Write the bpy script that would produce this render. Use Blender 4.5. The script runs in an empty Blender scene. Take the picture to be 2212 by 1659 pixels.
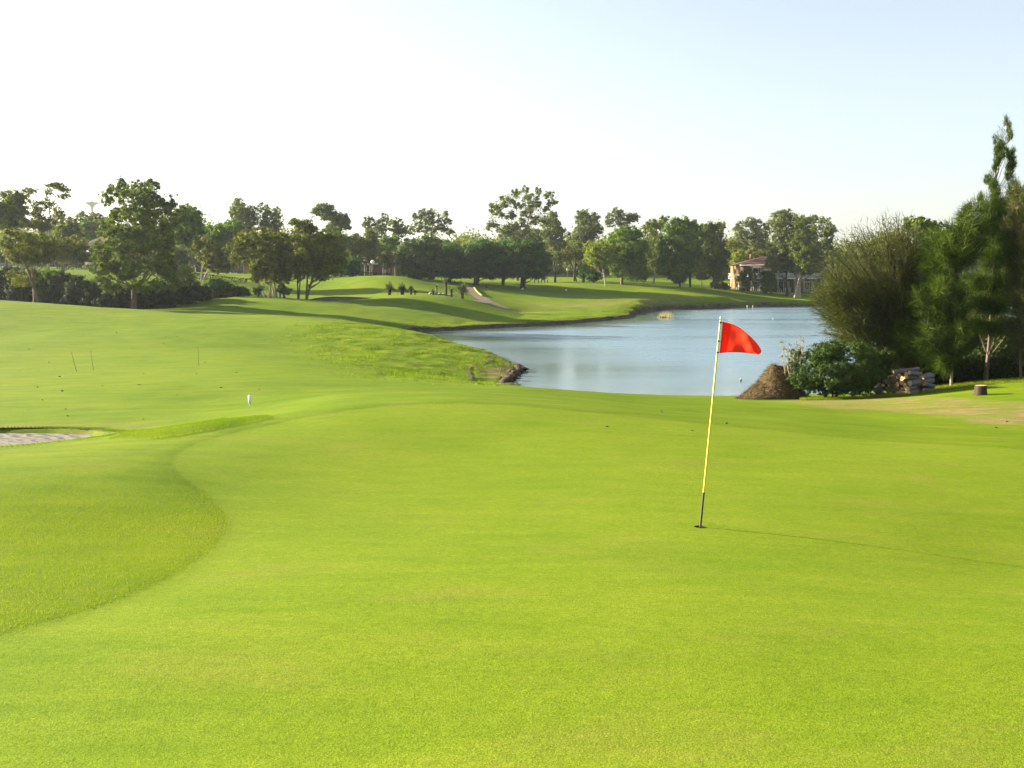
import bpy, math, numpy as np
from mathutils import Vector
rng = np.random.default_rng(7)
sc = bpy.context.scene
COL = sc.collection
rad = math.radians

# ------------------------------------------------------------------ camera, sky, sun, exposure
EYE = 5.0                      # metres above the lake
PITCH = rad(5.923)
cam_d = bpy.data.cameras.new('camera')
cam_d.lens = 36.0; cam_d.sensor_width = 36.0
cam_d.clip_start = 0.1; cam_d.clip_end = 9000
cam = bpy.data.objects.new('camera', cam_d); COL.objects.link(cam)
cam.location = (0, 0, EYE); cam.rotation_euler = (math.pi/2 - PITCH, 0, 0)
sc.camera = cam
SUN_EL = rad(16.8)
SUN_H = np.array([-0.932, 0.363])          # horizontal direction towards the sun
SUN_STRENGTH, SKY_STRENGTH, EXPOSURE = 5.0, 0.05, 2.52
w = bpy.data.worlds.new('World'); sc.world = w; w.use_nodes = True
nt = w.node_tree; nt.nodes.clear()
sky = nt.nodes.new('ShaderNodeTexSky'); sky.sky_type = 'NISHITA'; sky.sun_disc = False
sky.sun_elevation = SUN_EL; sky.sun_rotation = math.atan2(SUN_H[0], SUN_H[1])
sky.altitude = 0; sky.air_density = 1.0; sky.dust_density = 1.6; sky.ozone_density = 1.5
bg = nt.nodes.new('ShaderNodeBackground'); bg.inputs['Strength'].default_value = SKY_STRENGTH
wo = nt.nodes.new('ShaderNodeOutputWorld')
tint = nt.nodes.new('ShaderNodeHueSaturation'); tint.inputs['Saturation'].default_value = .60   # hazy evening air
nt.links.new(sky.outputs[0], tint.inputs['Color']); nt.links.new(tint.outputs[0], bg.inputs[0])
nt.links.new(bg.outputs[0], wo.inputs[0])
sd_ = bpy.data.lights.new('sun', 'SUN'); sd_.energy = SUN_STRENGTH; sd_.angle = rad(0.4)
sd_.color = (1.0, 0.87, 0.66)
sun = bpy.data.objects.new('sun', sd_); COL.objects.link(sun)
sdir = Vector((SUN_H[0]*math.cos(SUN_EL), SUN_H[1]*math.cos(SUN_EL), math.sin(SUN_EL)))
sun.rotation_euler = sdir.to_track_quat('Z', 'Y').to_euler(); sun.location = (-40, 20, 40)
vs = sc.view_settings
vs.view_transform = 'Standard'; vs.look = 'None'; vs.exposure = EXPOSURE; vs.gamma = 1.0
vs.use_curve_mapping = False

# ------------------------------------------------------------------ survey helpers
CP, SP = math.cos(PITCH), math.sin(PITCH)
def P(u, v, Y):
    """world point of a sight line at depth Y"""
    a = (u - 1106) / 2212; b = (829.5 - v) / 2212
    t = Y / (CP + b*SP)
    return np.array([a*t, Y + 0*t, EYE + t*(-SP + b*CP)])
def PW(u, v, z=0.0):
    """sight line meets the level z"""
    a = (u - 1106) / 2212; b = (829.5 - v) / 2212
    t = (z - EYE) / (-SP + b*CP)
    return np.array([a*t, t*(CP + b*SP)])
REG = {1: (0, 345.6), 2: (414.75, 345.6), 3: (829.5, 345.6), 4: (1296.1, 345.6), 5: (1659, 207.4), 6: (1659, 553.0)}
def uv(R, px, py): return REG[R][0] + .25*px, REG[R][1] + .25*py

def hash2(ix, iy, s):
    h = (ix*374761393 + iy*668265263 + s*974711) & 0xffffffff
    h = ((h ^ (h >> 13)) * 1274126177) & 0xffffffff
    return ((h ^ (h >> 16)) & 0xffff) / 65535.0
def vnoise(x, y, s=0):
    ix = np.floor(x).astype(np.int64); iy = np.floor(y).astype(np.int64)
    fx = x - ix; fy = y - iy
    fx = fx*fx*(3-2*fx); fy = fy*fy*(3-2*fy)
    a = hash2(ix, iy, s); b = hash2(ix+1, iy, s); c = hash2(ix, iy+1, s); d = hash2(ix+1, iy+1, s)
    return (a*(1-fx)+b*fx)*(1-fy) + (c*(1-fx)+d*fx)*fy - .5
def fbm(x, y, s=0, o=3):
    r = 0; k = 1
    for i in range(o):
        r = r + k*vnoise(x*2**i, y*2**i, s+i*17); k *= .5
    return r
def sstep(a, b, x):
    t = np.clip((x-a)/(b-a), 0, 1); return t*t*(3-2*t)
def poly_sd(px, py, poly):
    """signed distance, positive outside"""
    poly = np.asarray(poly); n = len(poly)
    d2 = np.full(px.shape, 1e18); ins = np.zeros(px.shape, bool)
    for i in range(n):
        ax, ay = poly[i]; bx, by = poly[(i+1) % n]
        ex, ey = bx-ax, by-ay
        t = np.clip(((px-ax)*ex+(py-ay)*ey)/(ex*ex+ey*ey+1e-12), 0, 1)
        d2 = np.minimum(d2, (px-ax-t*ex)**2 + (py-ay-t*ey)**2)
        c = ((ay > py) != (by > py)) & (px < ex*(py-ay)/(ey+1e-18 if abs(ey) < 1e-18 else ey)+ax)
        ins ^= c
    d = np.sqrt(d2)
    return np.where(ins, -d, d)

# ------------------------------------------------------------------ terrain heights (surveyed points + thin plate spline)
CTRL = [
 # near green, rows going away
 (-500,1659,3.9),(0,1659,3.9),(700,1659,3.92),(1400,1659,3.92),(2212,1659,3.98),(2700,1659,4.05),
 (0,1400,5.65),(700,1400,5.6),(1500,1400,5.65),(2212,1400,5.9),(2700,1400,6.1),
 (0,1250,7.75),(350,1250,7.7),(700,1250,7.6),(1300,1250,7.65),(1800,1250,8.0),(2212,1230,9.1),(2700,1230,9.5),
 (0,1150,9.7),(350,1145,9.9),(700,1137,10.2),(1100,1137,10.25),(1513,1137,10.35),(1900,1137,10.7),(2212,1137,11.2),
 (0,1035,12.2),(0,1010,13.0),(300,1012,12.9),(420,1040,12.4),(700,1040,12.9),(1100,1040,13),(1513,1040,13.1),(1900,1040,13.4),(2212,1040,13.7),
 (700,950,16),(1000,950,16.2),(1300,960,15.8),(1600,970,15.6),
 (900,866,20.3),(1000,864,20.6),(1100,869,20.5),(1300,886,19.7),(1500,906,19),(1700,926,18.2),(1900,945,17.5),(2212,965,16.8),
 (720,878,19.6),(560,902,19),(420,920,18),(260,943,17),(100,963,16.1),(0,973,15.6),(-300,990,15),
 # behind the green
 (900,856,23.5),(1000,851,25),(1000,834,33),(1250,872,23),(1250,848,32),(1100,836,33),
 (1500,897,22.5),(1500,876,28),(1500,858,36),(1700,905,22.5),(1700,880,28),(1750,858,36),
 (1900,926,20.5),(1900,905,25),(1900,880,29),(1900,857,35),(2212,940,20.5),(2150,900,25),(2120,852,31),(2150,826,36),(2212,822,37),(2600,822,37),
 (1650,860,36),(2000,840,38),
 (720,855,24),(720,841,29.5),(860,838,31),
 # left hollow and fairway
 (560,893,21.5),(560,880,25),(560,830,33),(560,800,41),(560,760,54),(560,720,67),(560,690,78),(600,683,83),
 (250,930,21.3),(250,900,24),(250,850,31),(250,800,42),(250,760,54),(250,700,75),(250,668,89),
 (0,951,18.2),(130,947,18.7),(0,939,20.4),(130,938,20.6),(240,937,20.4),(-200,945,19.5),(0,928,21.9),(0,850,32),(0,800,42),(0,740,60),(0,690,78),(0,649,93),(-400,640,95),(-400,800,42),(-400,950,19),
 (400,676,88),(110,657,91),
 # promontory
 (1000,747.5,71),(930,729,76),(880,715,82),(950,735,69),(1000,825,46),(1000,780,57),(1000,749,66),(900,810,43),(800,790,48),(700,760,57),(800,720,68),(720,693,75),(640,689,79),(900,720,68),(1060,767,61),(830,706,72),(860,760,58),
 # hollow with hedge, second mound, third mound
 (100,655,108),(290,669.5,104),(420,672,93),(-300,640,112),
 (330,663,111),(530,660,104),(640,669,103),(430,649,113),(530,641,116),(640,646,116),(760,655,115),(830,660,113),
 (450,666,101),(640,682,93),(800,692,95),(900,712,92.5),(700,662,106),
 (530,652,124),(640,657,124.5),(430,660,121),(860,644,119),(1000,645,125),(1050,656,127),(930,670,112),(1100,672,128),(1100,652,148),(1130,626,175),(1020,640,140),
 (930,636,130),(760,640,132),
 # beyond
 (700,621,150),(780,603,152),(860,597,154),(940,613,156),(1010,629,158),(700,632,140),(870,625,140),
 (450,612,142),(450,600,160),(200,582,160),(0,580,160),(300,590,150),(500,591,178),(800,595,195),(650,596,190),
 (1300,670,138),(1300,650,157),(1300,632,176),(1300,613,195),(1400,622,190),
 (1500,655,160),(1500,640,172),(1500,624,188),(1500,616,215),(1650,650,183),(1650,636,200),(1750,632,212),(1600,625,222),
 (1900,642,200),(2212,645,200),(2212,632,230),(1900,630,235),(1300,606,230),(1000,605,230),(1100,610,205),
]
A = np.array([P(*c) for c in CTRL])
ex = [(t*Y, Y, EYE+z) for Y, z in ((270, .9), (420, 1.2), (1000, 2.0), (4000, 3)) for t in (-.9, -.6, -.3, 0, .3, .6, .9)]
ex += [(t*3.0, 3.0, EYE-1.78) for t in (-.9, -.3, .3, .9)]
A = np.vstack([A, np.array(ex)])
def _st(x, y):
    yc = np.maximum(y, 3.0)
    return np.clip(x/yc, -.95, .95)*1.0, np.log(yc)
def _ker(d2): return .5*d2*np.log(d2 + 1e-12)
_s, _t = _st(A[:, 0], A[:, 1])
_wv = (A[:, 2]-EYE)/A[:, 1]
N = len(A)
K = _ker((_s[:, None]-_s)**2 + (_t[:, None]-_t)**2) + 2e-5*np.eye(N)
Q = np.c_[np.ones(N), _s, _t]
M = np.block([[K, Q], [Q.T, np.zeros((3, 3))]])
SOL = np.linalg.solve(M, np.r_[_wv, 0, 0, 0])
def base_h(x, y):
    x = np.asarray(x, float); y = np.asarray(y, float)
    shp = x.shape; x = x.ravel(); y = y.ravel()
    out = np.empty(len(x))
    for i in range(0, len(x), 40000):
        s, t = _st(x[i:i+40000], y[i:i+40000])
        k = _ker((s[:, None]-_s)**2 + (t[:, None]-_t)**2)
        wv = k @ SOL[:N] + SOL[N] + SOL[N+1]*s + SOL[N+2]*t
        out[i:i+40000] = EYE + wv*np.maximum(y[i:i+40000], 3.0)
    return out.reshape(shp)

# lake outline on the water level
LAKE = [PW(u, v) for u, v in [(880,724),(905,718),(1000,713),(1100,707),(1240,698.5),(1330,690),(1362,684),(1376,677),(1420,670),(1500,666.5),(1600,663.5),(1740,661),(1900,660),(2250,660)]]
LAKE += [np.array(p) for p in [(150, 175), (150, 60), (60, 46.5), (40, 44), (27, 42.5), (14, 41.5), (6, 41.0), (1.5, 42.0)]]
LAKE += [PW(1108, 836), PW(1098, 822), PW(1112, 812), PW(1130, 801), PW(1118, 792), PW(1092, 780), PW(1060, 763), PW(1000, 745.5), PW(945, 731)]
LAKE = np.array(LAKE)
# roughen the outline
def refine(poly, step, amp, seed):
    out = []
    n = len(poly)
    for i in range(n):
        a, b = poly[i], poly[(i+1) % n]
        L = np.hypot(*(b-a)); m = max(1, int(L/step))
        nrm = np.array([-(b-a)[1], (b-a)[0]])/max(L, 1e-9)
        for k in range(m):
            p = a + (b-a)*k/m
            out.append(p + nrm*amp*2*fbm(np.array([p[0]*.35]), np.array([p[1]*.35]), seed)[0])
    return np.array(out)
LAKE_F = refine(LAKE, 2.2, .55, 3)

def ray_ground(u, v, ymin=3.2, ymax=260, f=base_h):
    ys = np.geomspace(ymin, ymax, 700)
    p = np.array([P(u, v, y) for y in ys])
    g = f(p[:, 0], p[:, 1]) - p[:, 2]
    k = np.argmax(g > 0)
    if k == 0: return p[-1][:2]
    t = g[k-1]/(g[k-1]-g[k])
    return (p[k-1]*(1-t)+p[k]*t)[:2]

BUNK = np.array([P(u, v, Y)[:2] for u, v, Y in [(0,970,16.4),(60,966,16.5),(130,960,16.9),(200,952,17.3),(245,945,17.9),(284,936,18.9),(268,932,20.4),(205,930,21.7),(120,930,22.1),(0,930,22.2),(-150,932,21.8),(-260,945,19.3),(-220,965,17),(-100,972,16.3)]])
GREEN = np.array([ray_ground(u, v, 3.2, 20.4) for u, v in [(0,1372),(120,1338),(230,1305),(330,1265),(410,1222),(460,1180),(488,1148),(492,1128),(480,1100),(440,1062),(395,1030),(372,1005),(385,980),(430,955),(520,930),(640,905),(760,885),(900,873),(1000,871),(1100,876),(1300,893),(1500,912),(1700,932),(1900,951),(2212,971)]] +
                 [np.array(p) for p in [(12, 16.2), (16, 10), (12, 0), (0, -6), (-6, 0), (-5, 4)]])
ROUGH = np.array([ray_ground(u, v, 30, 90) for u, v in [(640,696),(650,720),(680,750),(720,790),(800,815),(900,826),(1000,829),(1090,826)]] +
                 [PW(1125,803), PW(1095,778), PW(1060, 764), PW(1000, 747), PW(940, 732), P(880,713,75)[:2], P(760,695,79)[:2]])
def ground_h(x, y, fine=True):
    x = np.asarray(x, float); y = np.asarray(y, float)
    z = base_h(x, y)
    near = sstep(25, 45, y)
    z = z + near*.16*fbm(x*.09, y*.09, 5) + sstep(250, 600, y)*0
    z = z + .02*fbm(x*.35, y*.35, 9)*sstep(5, 14, y)
    sl = poly_sd(x, y, LAKE_F)
    z = np.where(sl > 0, np.maximum(np.minimum(z, .42+.40*np.maximum(sl, 0)), (.06+.24*sstep(84, 95, y))+.04*sstep(84, 95, y)*np.clip(sl, 0, 8)), z)
    rough = sstep(1.0, -1.5, poly_sd(x, y, ROUGH)) if fine else 0
    shore = sstep(9, 1, np.abs(sl))*sstep(60, 75, y)
    z = z + rough*(.13*fbm(x*.55, y*.55, 21)+.06*fbm(x*1.7, y*1.7, 31, 2)) + shore*.10*fbm(x*.6, y*.6, 23)
    bank_far = sstep(20, 50, y)
    z = z + .05*sstep(45, 80, y)*fbm(x*.5, y*.35, 77)
    z = np.where(sl < .35, z*(sstep(-.7, .3, sl)) + (-.9)*(1-sstep(-.7, .3, sl)), z)
    z = np.where(sl > .35, np.maximum(z, .05+.15*sstep(84, 95, y)), z)
    return z
def gh(x, y): return float(ground_h(np.array([x]), np.array([y]))[0])

# ------------------------------------------------------------------ object helpers
def link(o, parent=None):
    COL.objects.link(o)
    if parent is not None: o.parent = parent
    return o
def mesh_np(name, V, F, mats=(), smooth=False, attrs=None, mat_idx=None):
    """V (n,3), F (m,k) uniform or list of arrays"""
    me = bpy.data.meshes.new(name)
    Fs = F if isinstance(F, list) else [F]
    Fs = [np.asarray(f, np.int32) for f in Fs if len(f)]
    V = np.asarray(V, np.float32)
    me.vertices.add(len(V)); me.vertices.foreach_set('co', V.ravel())
    tot = sum(f.size for f in Fs); npoly = sum(len(f) for f in Fs)
    me.loops.add(tot); me.polygons.add(npoly)
    me.loops.foreach_set('vertex_index', np.concatenate([f.ravel() for f in Fs]))
    lt = np.concatenate([np.full(len(f), f.shape[1], np.int32) for f in Fs])
    ls = np.r_[0, np.cumsum(lt)[:-1]].astype(np.int32)
    me.polygons.foreach_set('loop_start', ls)
    if smooth: me.polygons.foreach_set('use_smooth', np.ones(npoly, bool))
    for m in mats: me.materials.append(m)
    if mat_idx is not None: me.polygons.foreach_set('material_index', np.asarray(mat_idx, np.int32))
    me.update(calc_edges=True)
    for k, (dom, arr) in (attrs or {}).items():
        a = me.attributes.new(k, 'FLOAT', dom); a.data.foreach_set('value', np.asarray(arr, np.float32))
    me.validate()
    return me
def obj(name, me, parent=None, loc=None):
    o = bpy.data.objects.new(name, me); link(o, parent)
    if loc is not None: o.location = loc
    return o
def tag(o, label, cat, group=None):
    o['label'] = label; o['category'] = cat
    if group: o['group'] = group
    return o
def struct(o): o['kind'] = 'structure'; return o
def stuff(o, label=None, cat=None):
    o['kind'] = 'stuff'
    if label: o['label'] = label
    if cat: o['category'] = cat
    return o
def thing(name, label, cat, loc, group=None, rz=0.0):
    o = bpy.data.objects.new(name, None); link(o); o.location = loc; o.rotation_euler = (0, 0, rz)
    o.empty_display_size = .2
    return tag(o, label, cat, group)
def stuff_part(name, me, parent):
    o = obj(name, me, parent); o['kind'] = 'stuff'; return o
def children(o): return [c for c in list(COL.objects) if c.parent == o]
def copy_tree(o, parent=None):
    c = o.copy(); COL.objects.link(c)
    if parent is not None: c.parent = parent
    for ch in children(o): copy_tree(ch, c)
    return c

class MB:
    """collects simple shapes into one mesh"""
    def __init__(s): s.V = []; s.F4 = []; s.F3 = []; s.n = 0
    def add(s, V, F):
        V = np.asarray(V, float); F = np.asarray(F)+s.n
        s.V.append(V); s.n += len(V)
        (s.F4 if F.shape[1] == 4 else s.F3).append(F); return s
    def box(s, c, d, rz=0.0, bev=0.0):
        c = np.asarray(c, float); d = np.asarray(d, float)/2
        k = np.array([[-1,-1,-1],[1,-1,-1],[1,1,-1],[-1,1,-1],[-1,-1,1],[1,-1,1],[1,1,1],[-1,1,1]])*d
        if rz:
            R = np.array([[math.cos(rz), -math.sin(rz), 0], [math.sin(rz), math.cos(rz), 0], [0, 0, 1]]); k = k@R.T
        return s.add(k+c, [[0,3,2,1],[4,5,6,7],[0,1,5,4],[1,2,6,5],[2,3,7,6],[3,0,4,7]])
    def tube(s, pts, r, n=6, cap=True):
        pts = np.asarray(pts, float); m = len(pts)
        r = np.broadcast_to(np.asarray(r, float), (m,))
        T = np.gradient(pts, axis=0); T /= np.linalg.norm(T, axis=1)[:, None]+1e-12
        ref = np.array([1., 0, 0]) if abs(T[0, 0]) < .8 else np.array([0, 1., 0])
        A1 = np.cross(T, ref); A1 /= np.linalg.norm(A1, axis=1)[:, None]+1e-12
        B1 = np.cross(T, A1)
        an = np.arange(n)*2*math.pi/n
        V = (pts[:, None]+r[:, None, None]*(A1[:, None]*np.cos(an)[None, :, None]+B1[:, None]*np.sin(an)[None, :, None])).reshape(-1, 3)
        i = np.arange(m-1)[:, None]*n; j = np.arange(n)[None]; j2 = (j+1) % n
        F = np.stack([i+j, i+j2, i+n+j2, i+n+j], -1).reshape(-1, 4)
        s.add(V, F)
        if cap:
            for e, k in ((0, 0), (m-1, 1)):
                b = V[e*n:(e+1)*n]; c = pts[e]
                f = np.array([[n, q, (q+1) % n] if k else [n, (q+1) % n, q] for q in range(n)])
                s.add(np.vstack([b, c]), f)
        return s
    def sphere(s, c, r, nu=12, nv=8):
        c = np.asarray(c, float); r = np.broadcast_to(np.asarray(r, float), (3,))
        th = np.linspace(.02, math.pi-.02, nv); ph = np.arange(nu)*2*math.pi/nu
        V = np.stack([np.sin(th)[:, None]*np.cos(ph), np.sin(th)[:, None]*np.sin(ph), np.cos(th)[:, None]+0*ph], -1).reshape(-1, 3)*r+c
        i = np.arange(nv-1)[:, None]*nu; j = np.arange(nu)[None]; j2 = (j+1) % nu
        return s.add(V, np.stack([i+j, i+nu+j, i+nu+j2, i+j2], -1).reshape(-1, 4))
    def mesh(s, name, mat, smooth=False):
        V = np.vstack(s.V); F = []
        if s.F4: F.append(np.vstack(s.F4))
        if s.F3: F.append(np.vstack(s.F3))
        return mesh_np(name, V, F, [mat] if mat else [], smooth)
    def build(s, name, mat, parent=None, smooth=False, loc=None):
        return obj(name, s.mesh(name, mat, smooth), parent, loc)

# ------------------------------------------------------------------ materials
def newmat(name):
    m = bpy.data.materials.new(name); m.use_nodes = True
    t = m.node_tree; t.nodes.clear()
    return m, t
def N_(t, typ, **k):
    n = t.nodes.new(typ)
    for a, b in k.items():
        if a.startswith('i_'):
            key = a[2:].replace('_', ' ')
            n.inputs[key].default_value = b
        else: setattr(n, a, b)
    return n
def ramp(t, fac, stops, interp='LINEAR'):
    r = t.nodes.new('ShaderNodeValToRGB'); r.color_ramp.interpolation = interp
    e = r.color_ramp.elements
    while len(e) < len(stops): e.new(.5)
    for k, (p, c) in enumerate(stops):
        e[k].position = p; e[k].color = (*c, 1) if len(c) == 3 else c
    t.links.new(fac, r.inputs[0]); return r
def mix(t, f, a, b, blend='MIX'):
    n = t.nodes.new('ShaderNodeMix'); n.data_type = 'RGBA'; n.blend_type = blend
    for idx, val in ((0, f), (6, a), (7, b)):
        if hasattr(val, 'links') or hasattr(val, 'is_linked'): t.links.new(val, n.inputs[idx])
        else: n.inputs[idx].default_value = (*val, 1) if isinstance(val, tuple) and len(val) == 3 else val
    return n.outputs[2]
def math_(t, op, a, b=None, c=None, clamp=False):
    n = t.nodes.new('ShaderNodeMath'); n.operation = op; n.use_clamp = clamp
    for i, val in enumerate((a, b, c)):
        if val is None: continue
        if hasattr(val, 'is_linked'): t.links.new(val, n.inputs[i])
        else: n.inputs[i].default_value = val
    return n.outputs[0]
def noise(t, vec, scale, detail=3.0, rough=.55, dist=0.0):
    n = t.nodes.new('ShaderNodeTexNoise'); n.inputs['Scale'].default_value = scale
    n.inputs['Detail'].default_value = detail; n.inputs['Roughness'].default_value = rough; n.inputs['Distortion'].default_value = dist
    if vec is not None: t.links.new(vec, n.inputs['Vector'])
    return n.outputs['Fac']
def coords(t, kind='Object', scale=None):
    c = t.nodes.new('ShaderNodeTexCoord'); o = c.outputs[kind]
    if scale:
        m = t.nodes.new('ShaderNodeMapping'); m.inputs['Scale'].default_value = scale
        t.links.new(o, m.inputs[0]); o = m.outputs[0]
    return o
def geo_pos(t, scale=None):
    o = t.nodes.new('ShaderNodeNewGeometry').outputs['Position']
    if scale:
        m = t.nodes.new('ShaderNodeMapping'); m.inputs['Scale'].default_value = scale
        t.links.new(o, m.inputs[0]); o = m.outputs[0]
    return o
def attr(t, name):
    a = t.nodes.new('ShaderNodeAttribute'); a.attribute_name = name; return a.outputs['Fac']
def bump(t, h, strength, dist):
    b = t.nodes.new('ShaderNodeBump'); b.inputs['Strength'].default_value = strength; b.inputs['Distance'].default_value = dist
    t.links.new(h, b.inputs['Height']); return b.outputs[0]
def out(t, sh): t.links.new(sh, t.nodes.new('ShaderNodeOutputMaterial').inputs[0])
def principled(t, col=None, rough=.8, spec=.3, normal=None, metallic=0.0):
    p = t.nodes.new('ShaderNodeBsdfPrincipled')
    p.inputs['Roughness'].default_value = rough; p.inputs['Specular IOR Level'].default_value = spec; p.inputs['Metallic'].default_value = metallic
    if col is not None:
        if hasattr(col, 'is_linked'): t.links.new(col, p.inputs['Base Color'])
        else: p.inputs['Base Color'].default_value = (*col, 1)
    if normal is not None: t.links.new(normal, p.inputs['Normal'])
    return p
def simple(name, c1, c2=None, scale=6.0, rough=.8, spec=.3, bstr=0.0, bdist=.01, kind='Object', stretch=None, metallic=0.0):
    m, t = newmat(name)
    co = coords(t, kind, stretch)
    n = noise(t, co, scale, 5, .6)
    col = ramp(t, n, [(.3, c1), (.7, c2 or tuple(x*.75 for x in c1))]).outputs[0]
    nm = bump(t, n, bstr, bdist) if bstr else None
    out(t, principled(t, col, rough, spec, nm, metallic).outputs[0]); return m
def leafmat(name, dark, mid, light, transl=.32):
    m, t = newmat(name)
    r = attr(t, 'rnd')
    oi = t.nodes.new('ShaderNodeObjectInfo').outputs['Random']
    f = math_(t, 'MULTIPLY_ADD', oi, .2, math_(t, 'MULTIPLY', r, .85), clamp=True)
    col = ramp(t, f, [(0, dark), (.5, mid), (1, light)]).outputs[0]
    p = principled(t, col, .75, .08)
    tr = t.nodes.new('ShaderNodeBsdfTranslucent')
    c2 = mix(t, 1.0, col, (1.15, 1.2, .55), 'MULTIPLY'); t.links.new(c2, tr.inputs[0])
    ms = t.nodes.new('ShaderNodeMixShader'); ms.inputs[0].default_value = transl
    t.links.new(p.outputs[0], ms.inputs[1]); t.links.new(tr.outputs[0], ms.inputs[2])
    out(t, ms.outputs[0]); return m

LF = {
 'main': leafmat('leaf_deep_green', (.046,.076,.009), (.100,.136,.014), (.180,.200,.024), .34),
 'olive':  leafmat('leaf_olive', (0.065,0.080,0.011), (0.123,0.139,0.019), (0.210,0.197,0.028)),
 'green':  leafmat('leaf_green', (0.043,0.088,0.010), (0.087,0.146,0.015), (0.152,0.211,0.023)),
 'dark':   leafmat('leaf_dark', (0.026,0.065,0.015), (0.046,0.099,0.021), (0.087,0.146,0.026), .3),
 'gum':    leafmat('leaf_gum', (0.058,0.088,0.017), (0.104,0.134,0.025), (0.174,0.190,0.035)),
 'grey':   leafmat('leaf_grey_green', (0.065,0.090,0.035), (0.109,0.134,0.050), (0.167,0.182,0.068)),
 'lime':   leafmat('leaf_lime', (0.087,0.123,0.012), (0.160,0.197,0.020), (0.247,0.263,0.030)),
 'sheoak': leafmat('needle_olive', (.028,.037,.012), (.064,.074,.023), (.125,.130,.045), .28),
 'sheoakg': leafmat('needle_green', (.018,.036,.005), (.040,.070,.008), (.085,.130,.014), .25),
 'bush': leafmat('leaf_bush', (.022,.045,.009), (.045,.078,.015), (.085,.125,.028), .2),
 'hedge': leafmat('leaf_hedge_shade', (.014,.024,.005), (.026,.042,.008), (.055,.080,.015), .15),  # leaf colours darkened to carry the shade on the hedge front
 'straw':  leafmat('straw', (.055,.040,.020), (.10,.072,.036), (.19,.14,.07), .1),
 'reed':   leafmat('reed', (0.200,0.163,0.088), (0.325,0.263,0.150), (0.450,0.375,0.225), .2),
 'dry':  leafmat('dry_twig', (.14,.11,.04), (.22,.18,.075), (.30,.26,.12), .2),
}
BARK = {
 'brown': simple('bark_brown', (.075,.055,.038), (.15,.115,.085), 9, .9, .1, .6, .03, stretch=(1,1,.25)),
 'pale': simple('bark_pale', (.20,.165,.125), (.36,.31,.25), 7, .85, .1, .4, .02, stretch=(1,1,.25)),
 'dark': simple('bark_dark', (.03,.024,.018), (.06,.048,.036), 8, .9, .1, .5, .03, stretch=(1,1,.25)),
}
WHITE = simple('white_paint', (.74,.74,.72), (.66,.66,.63), 4, .5, .4)
METAL = simple('dark_metal', (.05,.05,.05), (.03,.03,.03), 4, .5, .5)

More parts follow.
